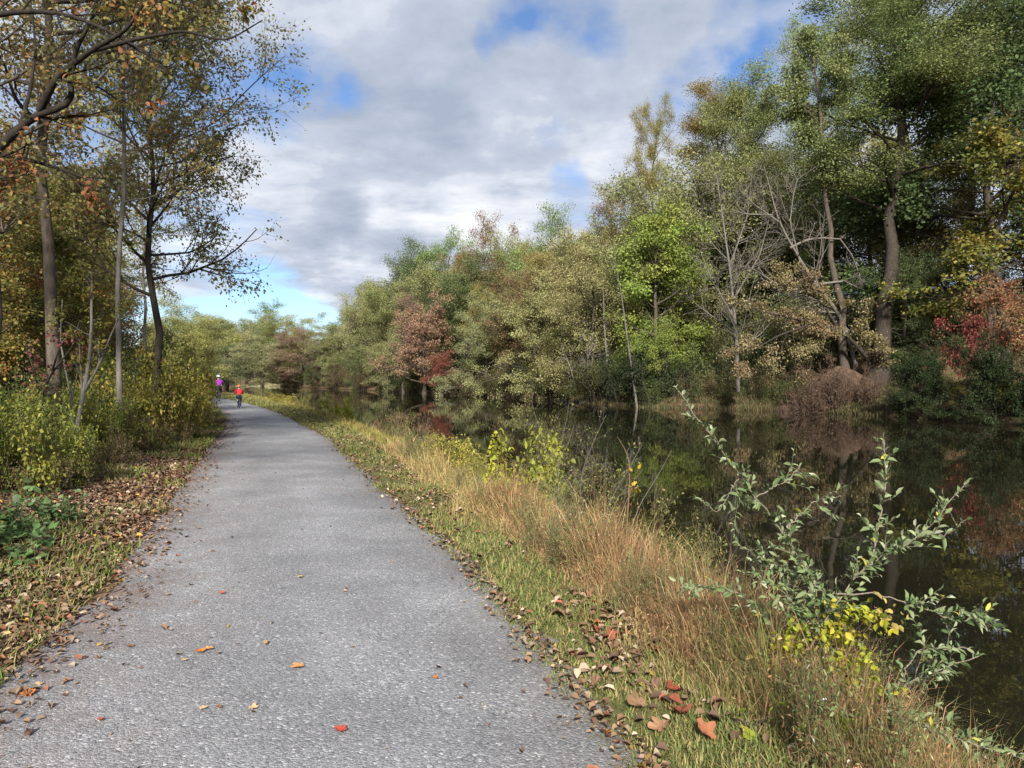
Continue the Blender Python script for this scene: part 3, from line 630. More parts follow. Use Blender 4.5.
# --- the great oak with its double trunk
gm = make_tree(31, 33, .50, 8.5, .46, 26, 9, 6, 'vase', 84000, .155, .5, wander=.06, clump=3.0, lf2=.55, a_lo=1.2, a_hi=.6, bark=BARKD)
X, Y = px(876, 55.5), 55.5
z = g1(X, Y); go = put(gm, 'oak_tree', 'great green oak with flared grey trunk beside the bare earth mound', X, Y, pz(-32, Y) - z, 230 / F * Y, (.16, .195, .072), .4)
g2 = make_tree(32, 26, .34, 4.4, .62, 16, 7, 5, 'tall', 24000, .19, .34, wander=.08, clump=2.6, lean=(-.10, .02))
put(g2, 'oak_tree', 'second slim trunked oak leaning away from the great oak', X - 1.6, Y + 1.2, 27, 11, (.18, .21, .085), .0)
def limb_tree(name, label, cat, paths, bark, leaves=0, palette=None, ls=.2, twn=(7, 5), spread=.25, seed=1, tw=(.5, .35), min_r=.014, partn=('trunk', 'crown'), trop=.2, group=None, fold=False, lw=.3, wig=.02, t0=.15):
    """a plant whose main limbs follow given courses: [(points, radius at base, radius at tip)]"""
    rng = R(seed); gr = []; Ps, Rs = [], []
    base = np.array(paths[0][0][0], float)
    for pts, ra, rb in paths:
        pts = np.array(pts, float) - base
        s = np.r_[0, np.cumsum(np.linalg.norm(np.diff(pts, axis=0), axis=1))]; s /= s[-1]
        u = np.linspace(0, 1, 24); P = np.stack([np.interp(u, s, pts[:, i]) for i in range(3)], -1)
        for _ in range(2): P[1:-1] = (P[:-2] + 2 * P[1:-1] + P[2:]) / 4
        ln = np.linalg.norm(pts[-1] - pts[0]); P[1:] += np.cumsum(rng.normal(0, wig * .24, (23, 3)), 0) * ln * .12
        Ps.append(P); Rs.append(ra + (rb - ra) * u)
    P, Rd = np.array(Ps), np.array(Rs); ln = np.linalg.norm(P[:, -1] - P[:, 0], axis=1)
    gr.append((P, Rd, 8))
    P2, R2, i2, L2 = spawn(rng, P, Rd, np.maximum(2, (twn[0] * ln / ln.max()).astype(int)), t0, 1., lambda i, t: tw[0] * np.minimum(ln[i], ln.max() * .6) * (1.15 - .7 * t), .8, trop, 6, .14, .5, min_r)
    P3, R3, i3, L3 = spawn(rng, P2, R2, np.maximum(1, rng.poisson(twn[1], len(P2))), .12, 1., lambda i, t: np.maximum(L2[i] * tw[1] * (1.2 - .6 * t), .04), .75, trop * .6, 4, .16, .6, min_r * .7)
    gr += [(P2, R2, 4), (P3, R3, 3)]
    V, Q = tubes(gr); o = root(name, base, label, cat, group)
    link(partn[0], build_mesh(partn[0], V, Q, smooth=True, mats=(bark,)), o)
    if leaves:
        B = len(P3); ti = rng.choice(B, leaves, p=(w_ := rng.gamma(1.2, 1, B) * np.maximum(L3, .05)) / w_.sum()); f = rng.uniform(.1, 1, leaves) * 3; i = np.minimum(f.astype(int), 2); fr = (f - i)[:, None]
        pos = P3[ti, i] * (1 - fr) + P3[ti, i + 1] * fr + rng.normal(0, spread, (leaves, 3)) * np.array([1, 1, .6])
        VL, Fc = leaf_cards(rng, pos, rng.normal(0, .6, (leaves, 3)) + norm(P3[ti, 3] - P3[ti, 0]) * .5 + np.array([0, 0, -.3]), ls * rng.uniform(.6, 1.3, leaves), lw, fold)
        k = VL.shape[1]; c = np.where((rng.random(leaves) < .6)[:, None], pick(rng, palette, len(P2))[i3[ti]], pick(rng, palette, leaves)) * rng.uniform(.65, 1.3, leaves)[:, None]
        q, tr = Fc if fold else (Fc, None)
        link(partn[1], build_mesh(partn[1], VL.reshape(-1, 3), q, tr, np.repeat(c, k, 0), mats=(LEAFP,)), o)
    return o
def W3(p, q, Y): return (px(p, Y), Y, pz(q, Y))
# leaning grey bare tree with white limbs
limb_tree('bare_tree', 'leaning grey bare tree with whitish limbs in front of the great oak', 'tree',
  [([W3(858, 372, 57), W3(842, 318, 56.6), W3(812, 280, 56), W3(792, 245, 55.6), W3(779, 222, 55.4), W3(772, 195, 55.2), W3(764, 165, 55)], .19, .03),
   ([W3(779, 222, 55.4), W3(755, 205, 55.2), W3(738, 188, 55)], .08, .02), ([W3(772, 215, 55.3), W3(745, 214, 55), W3(732, 210, 55)], .07, .02),
   ([W3(790, 248, 55.6), W3(806, 240, 55.8), W3(822, 238, 56), W3(840, 239, 56.2)], .10, .05), ([W3(820, 284, 56), W3(845, 281, 56.2), W3(858, 288, 56.4)], .10, .05),
   ([W3(812, 286, 56), W3(780, 286, 55.6), W3(752, 268, 55.4), W3(738, 266, 55.2)], .11, .03), ([W3(800, 262, 55.8), W3(790, 222, 55.3), W3(794, 190, 55.2), W3(800, 170, 55.1)], .07, .015),
   ([W3(840, 239, 56.2), W3(852, 255, 56.4), W3(860, 275, 56.6)], .05, .03)],
  BARKM, 900, [((.16, .12, .085), 3), ((.13, .12, .07), 1)], .13, (20, 9), .15, 41, (.55, .45), .026)
limb_tree('bare_tree', 'grey leafless tree with a fan of fine twigs left of the leaning bare tree', 'tree',
  [([W3(738, 392, 56), W3(736, 330, 56), W3(730, 270, 56), W3(722, 215, 56), W3(716, 175, 56)], .16, .03), ([W3(735, 320, 56), W3(712, 280, 55.6), W3(700, 250, 55.4)], .08, .02),
   ([W3(733, 300, 56), W3(760, 255, 55.8), W3(770, 215, 55.6)], .08, .02), ([W3(730, 265, 56), W3(748, 215, 55.8), W3(752, 175, 55.8)], .07, .015)],
  BARKM, 1500, [((.17, .14, .10), 2), ((.12, .12, .07), 2)], .13, (24, 10), .2, 42, (.55, .45), .024)
# tan leaved tree arching from the mound
limb_tree('tan_leaved_tree', 'tan leaved tree arching low over the grassy point from the earth mound', 'tree',
  [([W3(884, 392, 55.5), W3(868, 358, 55.2), W3(848, 336, 55), W3(818, 322, 54.6), W3(790, 318, 54.2)], .22, .05), ([W3(862, 350, 55.2), W3(866, 336, 55), W3(868, 326, 55)], .06, .03),
   ([W3(842, 334, 55), W3(820, 300, 54.6), W3(796, 288, 54.3), W3(770, 284, 54)], .11, .02), ([W3(818, 322, 54.6), W3(780, 335, 54), W3(750, 352, 53.6), W3(735, 366, 53.4)], .10, .02),
   ([W3(800, 320, 54.4), W3(764, 312, 54), W3(738, 306, 53.8)], .08, .02), ([W3(830, 326, 54.8), W3(812, 340, 54.2), W3(802, 362, 54)], .07, .02), ([W3(846, 335, 55), W3(862, 316, 55.4), W3(850, 296, 55.5)], .07, .02)],
  BARKD, 17000, [((.29, .24, .14), 6), ((.24, .21, .10), 4), ((.24, .17, .10), 2), ((.26, .24, .07), 1)], .17, (11, 7), .26, 43, (.5, .4), .012)
# dead snags and the white bare bush
limb_tree('dead_snag', 'slender pale dead trunk leaning at the tip of the grassy point', 'snag', [([W3(637, 408, 60.5), W3(632, 372, 60.5), W3(625, 320, 60.5), W3(620, 285, 60.5), W3(615, 262, 60.5)], .10, .02)], BARKG, 0, None, .1, (12, 3), .1, 44, (.16, .4), .01, partn=('trunk', 'crown'))
limb_tree('dead_snag', 'darker slim dead trunk between the pale snag and the white bare bush', 'snag', [([W3(611, 402, 67), W3(607, 360, 67), W3(604, 320, 67), W3(603, 285, 67)], .14, .03)], BARKG, 0, None, .1, (10, 3), .1, 45, (.15, .4), .01)
limb_tree('dead_snag', 'thin dead pole in the hanging twigs of the tan leaved tree', 'snag', [([W3(797, 408, 56), W3(796, 380, 56), W3(795, 352, 56)], .05, .02)], BARKG, 0, None, .1, (4, 2), .1, 46, (.2, .4), .01)
X, Y = px(588, 72), 72; put(T['whitebare'], 'bare_bush', 'whitish leafless bush standing in the water edge', X, Y, pz(350, Y) - WATER, 46 / F * Y, cat='bush', bush=True, z=WATER)

# --- earth mound and low grassy point
def mound():
    rng = R(9); n, m = 26, 36; V = []
    for i in range(n):
        for j in range(m):
            r_ = i / (n - 1); a = j / m * 6.283
            x = math.cos(a) * r_ * 3.9; y = math.sin(a) * r_ * 2.6
            V.append((x * 1.25, y, 3.1 * max(0, 1 - r_ ** 1.5) * (1 + .12 * math.sin(a * 3 + 1)) - .5))
    V = np.array(V); V[:, 2] += (vnoise(V[:, 0], V[:, 1], .5, 5) - .5) * .5; V[:, 0] += (vnoise(V[:, 0] + 9, V[:, 1], .6, 6) - .5) * .4
    q = np.array([[i * m + j, i * m + (j + 1) % m, (i + 1) * m + (j + 1) % m, (i + 1) * m + j] for i in range(n - 1) for j in range(m)])
    return build_mesh('earth_mound', V, q, smooth=True)
def mound_mat():
    m, t, N, L = nt('bare_earth'); g = N.new('ShaderNodeNewGeometry')
    c = ramp(N, L, noise(N, L, g.outputs['Position'], 3, 8, .7), [(.3, (.035, .022, .016)), (.5, (.085, .05, .034)), (.7, (.13, .085, .058))])
    b = N.new('ShaderNodeBsdfPrincipled'); L.new(c, b.inputs['Base Color']); b.inputs['Roughness'].default_value = .95
    bp = N.new('ShaderNodeBump'); bp.inputs['Distance'].default_value = .15; L.new(noise(N, L, g.outputs['Position'], 6, 6, .7), bp.inputs['Height']); L.new(bp.outputs[0], b.inputs['Normal'])
    o = N.new('ShaderNodeOutputMaterial'); L.new(b.outputs[0], o.inputs[0]); return m
mo = kind(link('earth_mound', mound(), mat=mound_mat()), 'structure'); mo.location = (px(845, 54), 54, WATER + .35)
T['twigs'] = make_bush(25, 2.2, 4.5, 44, 2600, .09, 8, 5, lean=1.3, bark=bark_material('russet_twig', (.06, .04, .03), (.14, .095, .07)), palette=[((.13, .085, .05), 1)], spread=.12, min_r=.022)
for p, Y, top, w_, lab in [(826, 51.5, 374, 60, 'russet leafless brush on the earth mound by the yellow-green bush'), (858, 51.2, 378, 56, 'russet leafless brush on the earth mound below the great oak trunk')]:
    X = px(p, Y); z = max(g1(X, Y), WATER); put(T['twigs'], 'dry_brush', lab, X, Y, pz(top, Y) - z, w_ / F * Y, cat='bush', bush=True, z=z)
# pale sandbar at the far end
def bar():
    rng = R(3); n, m = 10, 40; V = []
    for i in range(n):
        for j in range(m):
            r_ = i / (n - 1); a = j / m * 6.283; V.append((math.cos(a) * r_ * 12, math.sin(a) * r_ * 7, .9 * (1 - r_ ** 2) - .08))
    q = np.array([[i * m + j, i * m + (j + 1) % m, (i + 1) * m + (j + 1) % m, (i + 1) * m + j] for i in range(n - 1) for j in range(m)])
    return build_mesh('sandbar', np.array(V), q, smooth=True)
sb = kind(link('sandbar', bar(), mat=plain('pale_dry_grass_bank', (.30, .27, .15), .9, .3, 2)), 'structure'); sb.location = (px(272, 205), 205, WATER)

# ------------------------------------------------------------------ wood beside the path
LP1 = [((.18, .18, .05), 5), ((.14, .15, .05), 5), ((.27, .21, .05), 3), ((.29, .15, .05), 2), ((.20, .13, .06), 2)]
LP2 = [((.15, .175, .05), 6), ((.22, .22, .055), 5), ((.11, .135, .045), 4), ((.29, .24, .055), 2)]
LP3 = [((.27, .15, .05), 4), ((.30, .20, .055), 3), ((.17, .16, .055), 4), ((.24, .11, .06), 1)]
N1 = make_tree(51, 14, .17, 3.9, .18, 26, 7, 5, 'tall', 26000, .125, .26, palette=LP1, clump=1.6)
N2 = make_tree(52, 13, .15, 3.6, .12, 26, 7, 5, 'round', 26000, .125, .26, palette=LP2, clump=1.6)
N3 = make_tree(53, 11, .13, 3.4, .12, 24, 7, 5, 'dome', 20000, .12, .24, palette=LP3, clump=1.8)
SKL = np.array([(-600, 60), (-100, 80), (0, 130), (60, 160), (100, 200), (140, 235), (180, 270), (196, 300), (240, 312)], float)
rng = R(91); pl = [(px(118, 15), 15), (px(163, 20), 20), (px(48, 13), 13)]; cnt = 0
info = [(N1, 'olive and yellow tree in the thick wood beside the path', 'olive and yellow trees in the wood beside the path'), (N2, 'green tree in the thick wood beside the path', 'green trees in the wood beside the path'), (N3, 'orange-brown tree in the thick wood beside the path', 'orange-brown trees in the wood beside the path')]
for k in range(5000):
    Y = 15 + 70 * rng.random() ** 1.5; p = rng.uniform(-190, 200); X = px(p, Y)
    if X > PL(Y) - 4 - Y * .04 or any((X - a) ** 2 + (Y - b) ** 2 < (1.9 + .025 * Y) ** 2 for a, b in pl): continue
    cap = pz(np.interp(p, SKL[:, 0], SKL[:, 1]) + rng.random() * 60, Y) - g1(X, Y)
    if cap < 3: continue
    H = min(rng.uniform(8, 14), cap); i = rng.choice(3, p=[.4, .35, .25])
    put(info[i][0], 'tree', info[i][1], X, Y, H, max(3.6, H * rng.uniform(.45, .65)), group=info[i][2]); pl.append((X, Y)); cnt += 1
    if cnt >= 90: break
FINE1 = [((.26, .22, .09), 5), ((.20, .20, .08), 6), ((.30, .22, .08), 2.5), ((.25, .14, .08), 1.2), ((.33, .16, .07), .8)]
FINE2 = [((.31, .29, .11), 5), ((.25, .25, .095), 6), ((.30, .24, .08), 2), ((.26, .16, .07), .7)]
tA = make_tree(54, 15, .07, 3.9, .34, 38, 11, 7, 'vase', 26000, .095, .14, palette=FINE1, bark=BARKG, l3geo=True, min_r=.006, wander=.02, clump=1.6, trop=.6)
X, Y = px(118, 15), 15.; put(tA, 'tree', 'slim straight grey trunked tree rising from the goldenrod thicket', X, Y, 15, rz=.6)
tB = make_tree(55, 13, .11, 3.2, .30, 40, 11, 7, 'round', 26000, .095, .15, palette=FINE2, bark=BARKD, l3geo=True, min_r=.006, wander=.045, clump=1.7, trop=.4, lean=(.01, 0))
X, Y = px(161, 19), 19.; put(tB, 'tree', 'dark trunked tree beside the path bend with branches over the path', X, Y, 13.2, rz=2.2)
tC = make_tree(56, 19, .135, 4.6, .30, 36, 10, 7, 'tall', 24000, .09, .16, palette=FINE1, bark=BARK, l3geo=True, min_r=.006, wander=.05, clump=1.7)
X, Y = px(47, 13.5), 13.5; put(tC, 'tree', 'thick grey-brown trunked tree behind the burgundy sapling', X, Y, 19, rz=1.1)
tD = make_tree(57, 14, .07, 2.8, .3, 30, 9, 7, 'tall', 17000, .09, .14, palette=FINE2, bark=BARKG, l3geo=True, min_r=.006, wander=.06, clump=1.6)
X, Y = px(142, 23), 23.; put(tD, 'tree', 'thin young tree between the slim grey and the dark trunked trees', X, Y, 13, rz=0.3)
tE = make_tree(58, 12, .09, 2.7, .35, 30, 8, 7, 'round', 12000, .085, .14, palette=FINE1, bark=BARK, l3geo=True, min_r=.006, wander=.08, clump=1.6)
X, Y = px(12, 11.5), 11.5; put(tE, 'tree', 'narrow brown trunked tree at the edge of view behind the burgundy sapling', X, Y, 12, rz=0.9)
# near limb tree
limb_tree('tree', 'dark gnarled limb tree reaching in over the path from beside it', 'tree',
  [([(-8.1, 8.2, .1), (-7.7, 8.2, 2.2), (-7.2, 8.2, 4.6), (-7.0, 8.2, 7.5)], .17, .08), ([(-7.6, 8.2, 2.6), W3(-40, 190, 8), W3(-5, 152, 8), W3(20, 128, 8), W3(40, 110, 8), W3(58, 111, 8), (W3(75, 106, 8)), W3(79, 96, 8), W3(71, 85, 8)], .085, .03),
   ([W3(40, 110, 8), W3(56, 78, 7.8), W3(92, 50, 7.6), W3(128, 30, 7.4), W3(150, -5, 7.3)], .042, .012), ([W3(95, 50, 7.6), W3(140, 38, 7.4), W3(185, 30, 7.2), W3(225, 42, 7.1), W3(262, 20, 7)], .025, .005),
   ([(-7.2, 8.2, 4.8), W3(-40, 22, 8), W3(15, 12, 7.8), W3(60, 12, 7.6), W3(105, 28, 7.5), W3(150, 55, 7.4)], .05, .010), ([(-7.5, 8.2, 3.3), W3(-20, 150, 8.4), W3(20, 157, 8.4), W3(70, 172, 8.4), W3(112, 188, 8.4)], .045, .010),
   ([W3(71, 85, 8), W3(76, 50, 7.9), W3(95, 15, 7.8), W3(100, -40, 7.8)], .028, .008), ([W3(20, 128, 8), W3(30, 90, 8.2), W3(36, 50, 8.3), W3(30, 0, 8.3)], .025, .008)],
  BARKB, 4200, [((.26, .11, .05), 3), ((.17, .15, .045), 4), ((.12, .12, .04), 4), ((.28, .17, .05), 2)], .062, (18, 8), .05, 61, (.35, .45), .004, fold=True, lw=.36)
# leaning sapling and the burgundy one
limb_tree('sapling', 'pale curved sapling leaning out of the bushes, forked half way up', 'sapling',
  [([W3(70, 470, 11.5), W3(78, 425, 11.5), W3(84, 392, 11.5), W3(90, 360, 11.6), W3(92, 320, 11.7), W3(92, 270, 11.8)], .045, .012), ([W3(84, 392, 11.5), W3(98, 368, 11.4), W3(108, 342, 11.3), W3(122, 312, 11.2)], .028, .007), ([W3(82, 398, 11.5), W3(81, 370, 11.5), W3(79, 345, 11.5)], .02, .006)],
  BARKG, 420, [((.15, .15, .04), 3), ((.22, .18, .045), 1)], .075, (9, 5), .05, 62, (.4, .45), .0035, fold=True)
limb_tree('sapling', 'burgundy leaved maple sapling among the green bushes', 'maple sapling',
  [([W3(28, 450, 12.5), W3(38, 400, 12.5), W3(50, 375, 12.5), W3(66, 355, 12.4), W3(82, 330, 12.3)], .03, .008), ([W3(40, 398, 12.5), W3(34, 370, 12.5), W3(26, 345, 12.5)], .02, .006), ([W3(52, 372, 12.5), W3(60, 345, 12.5), W3(54, 325, 12.5)], .018, .005)],
  BARKD, 330, [((.17, .055, .055), 5), ((.20, .075, .06), 3), ((.15, .10, .055), 3)], .07, (9, 6), .08, 63, (.4, .45), .0035, fold=True)
limb_tree('sapling', 'thin crooked grey sapling between the thick trunk and the pale curved sapling', 'sapling',
  [([W3(74, 440, 13), W3(72, 400, 13), W3(66, 372, 13), W3(60, 340, 13), W3(62, 300, 13)], .025, .008), ([W3(72, 398, 13), W3(77, 375, 13), W3(76, 350, 13)], .015, .005)],
  BARKG, 260, [((.14, .14, .04), 1)], .075, (7, 5), .05, 64, (.4, .45), .0035, fold=True)

# --- bushes beside the path
GOLDR = [((.27, .25, .055), 6), ((.15, .18, .045), 4), ((.32, .26, .06), 3), ((.36, .26, .08), 1.5), ((.18, .12, .06), 1)]
YGB = [((.19, .22, .045), 6), ((.13, .165, .045), 4), ((.26, .25, .05), 2)]
BRN = [((.14, .10, .055), 4), ((.11, .11, .04), 3), ((.19, .13, .06), 2), ((.12, .13, .035), 2)]
DKG = [((.055, .085, .03), 4), ((.08, .11, .035), 4), ((.14, .14, .04), 1)]
B1 = make_bush(71, 2.2, 2.6, 22, 7500, .135, 8, 5, palette=GOLDR, spread=.11, lean=.9, leaf_w=.30)
B2 = make_bush(72, 1.8, 2.4, 20, 6500, .105, 8, 5, palette=YGB, spread=.10, lean=.9)
B3 = make_bush(73, 1.3, 2.2, 22, 4500, .075, 8, 5, palette=BRN, spread=.08, lean=.9)
B4 = make_bush(74, 2.6, 2.6, 18, 7000, .11, 8, 5, palette=DKG, spread=.12, lean=.6)
def bush(pr, p, Y, top, w_, lab, group=None, name='bush'):
    X = px(p, Y); z = g1(X, Y); return put(pr, name, lab, X, Y, pz(top, Y) - z, w_ / F * Y, cat='bush', bush=True, z=z, group=group)
for a in [(B1, 176, 23.5, 376, 40, 'goldenrod thicket at the path bend just before the riders', None, 'goldenrod_bush'), (B1, 152, 20, 370, 62, 'tallest yellow goldenrod clump in front of the dark trunked tree', None, 'goldenrod_bush'),
          (B1, 172, 18, 394, 52, 'golden yellow leaved clump bulging to the path border', None, 'goldenrod_bush'), (B1, 138, 17, 382, 70, 'goldenrod clump at the foot of the slim grey trunk', None, 'goldenrod_bush'),
          (B4, 112, 18.5, 372, 64, 'dark green bush behind the slim grey trunk'), (B2, 100, 14, 402, 70, 'yellow-green bush between the pale sapling and the goldenrod'),
          (B2, 40, 11, 410, 80, 'yellow-green bush at the foot of the pale curved sapling'), (B2, 5, 9.6, 408, 90, 'bright yellow-green bush behind the big leaved green plant'),
          (B2, 62, 10.2, 442, 60, 'low lime bush in front of the pale sapling base'), (B3, 140, 15, 418, 74, 'brown bramble between goldenrod and the leafy path border'),
          (B3, 172, 16.6, 424, 50, 'brown withered clump under the golden yellow bush'), (B3, 105, 12.5, 440, 70, 'russet bramble in the middle of the wood border'),
          (B3, 30, 9.4, 462, 90, 'grey-brown twiggy bramble behind the big leaved green plant'), (B3, 82, 10.8, 466, 64, 'low brown bramble next to the lime bush'),
          (B4, 62, 15.5, 392, 80, 'dark green bush behind the burgundy sapling'), (B4, 10, 13, 392, 90, 'dark green bush at the edge of view under the narrow trunk'), (B2, -70, 9, 420, 110, 'yellow-green bush cut by the picture edge'),
          (B1, 192, 27.5, 394, 20, 'outermost goldenrod sprig clump hiding the far rider'), (B3, 206, 22.5, 412, 30, 'short pale weedy clump at the tip of the path bend'),
          (B4, 150, 26, 352, 70, 'green understorey bush behind the goldenrod thicket'), (B2, 85, 20, 372, 80, 'green bush deep in the wood behind the dark bush'), (B2, 192, 60, 366, 34, 'green bush far along the path behind the rider in purple'), (B2, 204, 78, 374, 22, 'small olive bush at the far end of the visible path')]:
    bush(*a[:6], *(a[6:] if len(a) > 6 else ()))
# big leaved green plant at the border
BL = make_bush(75, .75, 1.0, 14, 420, .10, 5, 3, palette=[((.10, .17, .06), 5), ((.13, .20, .08), 3), ((.22, .27, .17), 1)], spread=.05, lean=.8, leaf_w=.42, fold=True)
for p, Y, lab in [(-2, 6.3, 'big leaved dark green plant at the litter strip, nearest to the camera'), (-30, 6.7, 'big leaved dark green plant half out of view'), (38, 7.6, 'smaller big leaved green plant behind the nearest one')]:
    X = px(p, Y); put(BL, 'leafy_plant', lab, X, Y, (.42 if p < 30 else .28), None, cat='plant', bush=True)
limb_tree('fallen_branch', 'grey fallen branch lying in the brambles beside the path', 'branch', [([W3(40, 502, 10), W3(75, 488, 10.3), W3(105, 474, 10.8)], .03, .008)], BARKG, 0, None, .1, (6, 3), .1, 65, (.3, .4), .004, partn=('bough', 'crown'), trop=.05)

# ------------------------------------------------------------------ grass, weeds and litter (nobody could count these)
def lerp(a, b, t): return a + (b - a) * t
def blades(rng, X, Y, Z, h, wd, lean, col, head=None):
    n = len(X); az = rng.random(n) * 6.283; d = np.stack([np.cos(az), np.sin(az), np.zeros(n)], -1); s = np.stack([-np.sin(az), np.cos(az), np.zeros(n)], -1)
    b = np.stack([X, Y, Z - .02], -1); lh = (lean * h)[:, None]; hh = np.stack([0 * h, 0 * h, h], -1); w_ = wd[:, None]
    m1 = b + hh * .5 + d * lh * .22; tp = b + hh * (1 - .25 * lean[:, None]) + d * lh
    V = np.stack([b - s * w_, b + s * w_, m1 + s * w_ * .8, m1 - s * w_ * .8, tp], 1)
    i = (np.arange(n) * 5)[:, None]
    return V.reshape(-1, 3), i + np.array([[0, 1, 2, 3]]), i + np.array([[3, 2, 4]]), np.repeat(col, 5, 0), tp
def field(name, parts, mat=GRASS):
    V, Q, Tt, C, off = [], [], [], [], 0
    for v, q, t, c in parts:
        V.append(v); C.append(c)
        if q is not None: Q.append(q + off)
        if t is not None: Tt.append(t + off)
        off += len(v)
    return kind(link(name, build_mesh(name, np.concatenate(V), np.concatenate(Q) if Q else None, np.concatenate(Tt) if Tt else None, np.concatenate(C), mats=(mat,))), 'stuff')
def logY(rng, n, a, b): return a * (b / a) ** rng.random(n)
def jit(rng, c, n, a=.7, b=1.3): return c * rng.uniform(a, b, n)[:, None]
rng = R(101)
# short mown verge: green strips with bare and brown patches
n = 90000; Y = logY(rng, n, 2.4, 70); u = rng.random(n) ** 1.0 * .46; X = PR(Y) + (WN(Y) - PR(Y)) * u - .05 + rng.normal(0, .03, n)
keep = (vnoise(X, Y, .45, 31) * .6 + vnoise(X, Y, 1.3, 32) * .5 + rng.normal(0, .1, n)) > .53 - .07 * (u > .1); X, Y = X[keep], Y[keep]; n = len(X)
pal = [((.125, .165, .05), 4), ((.18, .185, .06), 4), ((.26, .21, .09), 5), ((.09, .12, .035), 3)]
v, q, t, c, _ = blades(rng, X, Y, gz(X, Y), rng.uniform(.025, .075, n) * (1 + Y / 40), .0016 + .00075 * Y * rng.uniform(.6, 1.2, n), rng.uniform(.2, 1.0, n), jit(rng, pick(rng, pal, n), n))
field('short_grass', [(v, q, t, c)])
# tall dried grass between verge and water
def tall(n, ya, yb, u0, u1, h0, h1, pal, seed, thr=.0, per=46, heads=True):
    """grass in tufts: each tuft has its own height, colour and lean, its blades fan out from it"""
    rng = R(seed); m = n // per; Yc = logY(rng, m, ya, yb); uc = u0 + (u1 - u0) * rng.random(m); Xc = PR(Yc) + (WN(Yc) - PR(Yc)) * uc
    k = vnoise(Xc, Yc, .45, seed) * .55 + vnoise(Xc, Yc, 1.3, seed + 1) * .45 + rng.normal(0, .07, m) > thr; Xc, Yc, uc = Xc[k], Yc[k], uc[k]; m = len(Xc)
    hc = rng.uniform(h0, h1, m) * np.clip((uc - u0) / .10, .3, 1) * (.65 + .7 * vnoise(Xc, Yc, .8, seed + 3)); cc = pick(rng, pal, m)
    lc = rng.normal(0, .20, (m, 2)); i = np.repeat(np.arange(m), per); n = len(i)
    r_ = np.abs(rng.normal(0, .055, n)) * (1 + Yc[i] / 16); a_ = rng.random(n) * 6.283; X = Xc[i] + np.cos(a_) * r_; Y = Yc[i] + np.sin(a_) * r_; Z = gz(X, Y) - .02
    h = hc[i] * np.where(rng.random(n) < .06, rng.uniform(1.2, 1.6, n), rng.uniform(.35, 1.1, n)); out_ = np.stack([np.cos(a_), np.sin(a_)], -1) * (r_ / .08 * .25)[:, None] + lc[i] + rng.normal(0, .20, (n, 2)); out_ *= np.minimum(1, 1.0 / np.maximum(np.linalg.norm(out_, axis=1), 1e-6))[:, None]
    col = jit(rng, np.where((rng.random(n) < .65)[:, None], cc[i], pick(rng, pal, n)), n, .65, 1.3)
    w_ = .0007 + .00034 * Y * rng.uniform(.6, 1.3, n); sa = rng.random(n) * 6.283; s = np.stack([np.cos(sa), np.sin(sa), np.zeros(n)], -1) * w_[:, None]
    b = np.stack([X, Y, Z], -1); d = np.concatenate([out_, np.zeros((n, 1))], 1) * h[:, None]; bend = np.linalg.norm(out_, axis=1); up = np.zeros((n, 3)); up[:, 2] = h
    m1 = b + up * .42 + d * .12; m2 = b + up * (.78 - .12 * bend)[:, None] + d * .45; tp = b + up * (1 - .45 * bend)[:, None] + d * .95
    V = np.stack([b - s, b + s, m1 + s * .9, m1 - s * .9, m2 + s * .6, m2 - s * .6, tp], 1); f = (np.arange(n) * 7)[:, None]
    q = np.concatenate([f + np.array([[0, 1, 2, 3]]), f + np.array([[3, 2, 4, 5]])]); out = [(V.reshape(-1, 3), q, f + np.array([[5, 4, 6]]), np.repeat(col, 7, 0))]
    if heads:
        g = rng.choice(n, n // 3); k2 = len(g); ps = tp[g] * .8 + m2[g] * .2 + rng.normal(0, .012, (k2, 3))
        VL, Fc = leaf_cards(rng, ps, rng.normal(0, .5, (k2, 3)) + np.array([0, 0, .5]), rng.uniform(.010, .022, k2) * (1 + Y[g] / 16), .14)
        out.append((VL.reshape(-1, 3), Fc, None, np.repeat(jit(rng, col[g], k2, .75, 1.2), 4, 0)))
    return out
RUSS = [((.31, .175, .09), 5), ((.36, .25, .125), 4), ((.23, .115, .06), 3), ((.18, .18, .07), 2.2), ((.40, .31, .18), 1.5)]
STRAW = [((.42, .32, .15), 5), ((.34, .26, .11), 4), ((.20, .21, .065), 3), ((.30, .17, .09), 2)]
MIXG = [((.17, .19, .055), 4), ((.25, .19, .09), 4), ((.30, .17, .09), 3), ((.12, .14, .045), 3), ((.36, .28, .15), 1.5)]
GOLDG = [((.30, .25, .08), 5), ((.22, .22, .06), 4), ((.17, .18, .05), 3), ((.33, .21, .09), 2)]
field('russet_grass', tall(74000, 4.2, 9.6, .34, .80, .26, .56, RUSS, 111, .37, 34))
field('straw_grass', tall(52000, 7.6, 17, .31, .82, .16, .42, STRAW, 112, .34, 34))
field('weedy_grass', tall(76000, 2.3, 5.4, .38, .95, .26, .58, MIXG, 113, .30, 32))
field('golden_grass', tall(56000, 15, 75, .36, .95, .14, .36, GOLDG, 114, .22, 30))
field('bank_sedge', tall(40000, 4.0, 60, .80, 1.06, .14, .36, [((.13, .15, .05), 4), ((.20, .17, .07), 3), ((.10, .10, .045), 3)], 115, .3, 30))
field('russet_undergrass', tall(70000, 2.4, 5.0, .44, .97, .22, .5, RUSS, 116, .34))
field('stray_tufts', tall(14000, 2.6, 20, .14, .42, .08, .24, MIXG + STRAW, 117, .5, 24, False))
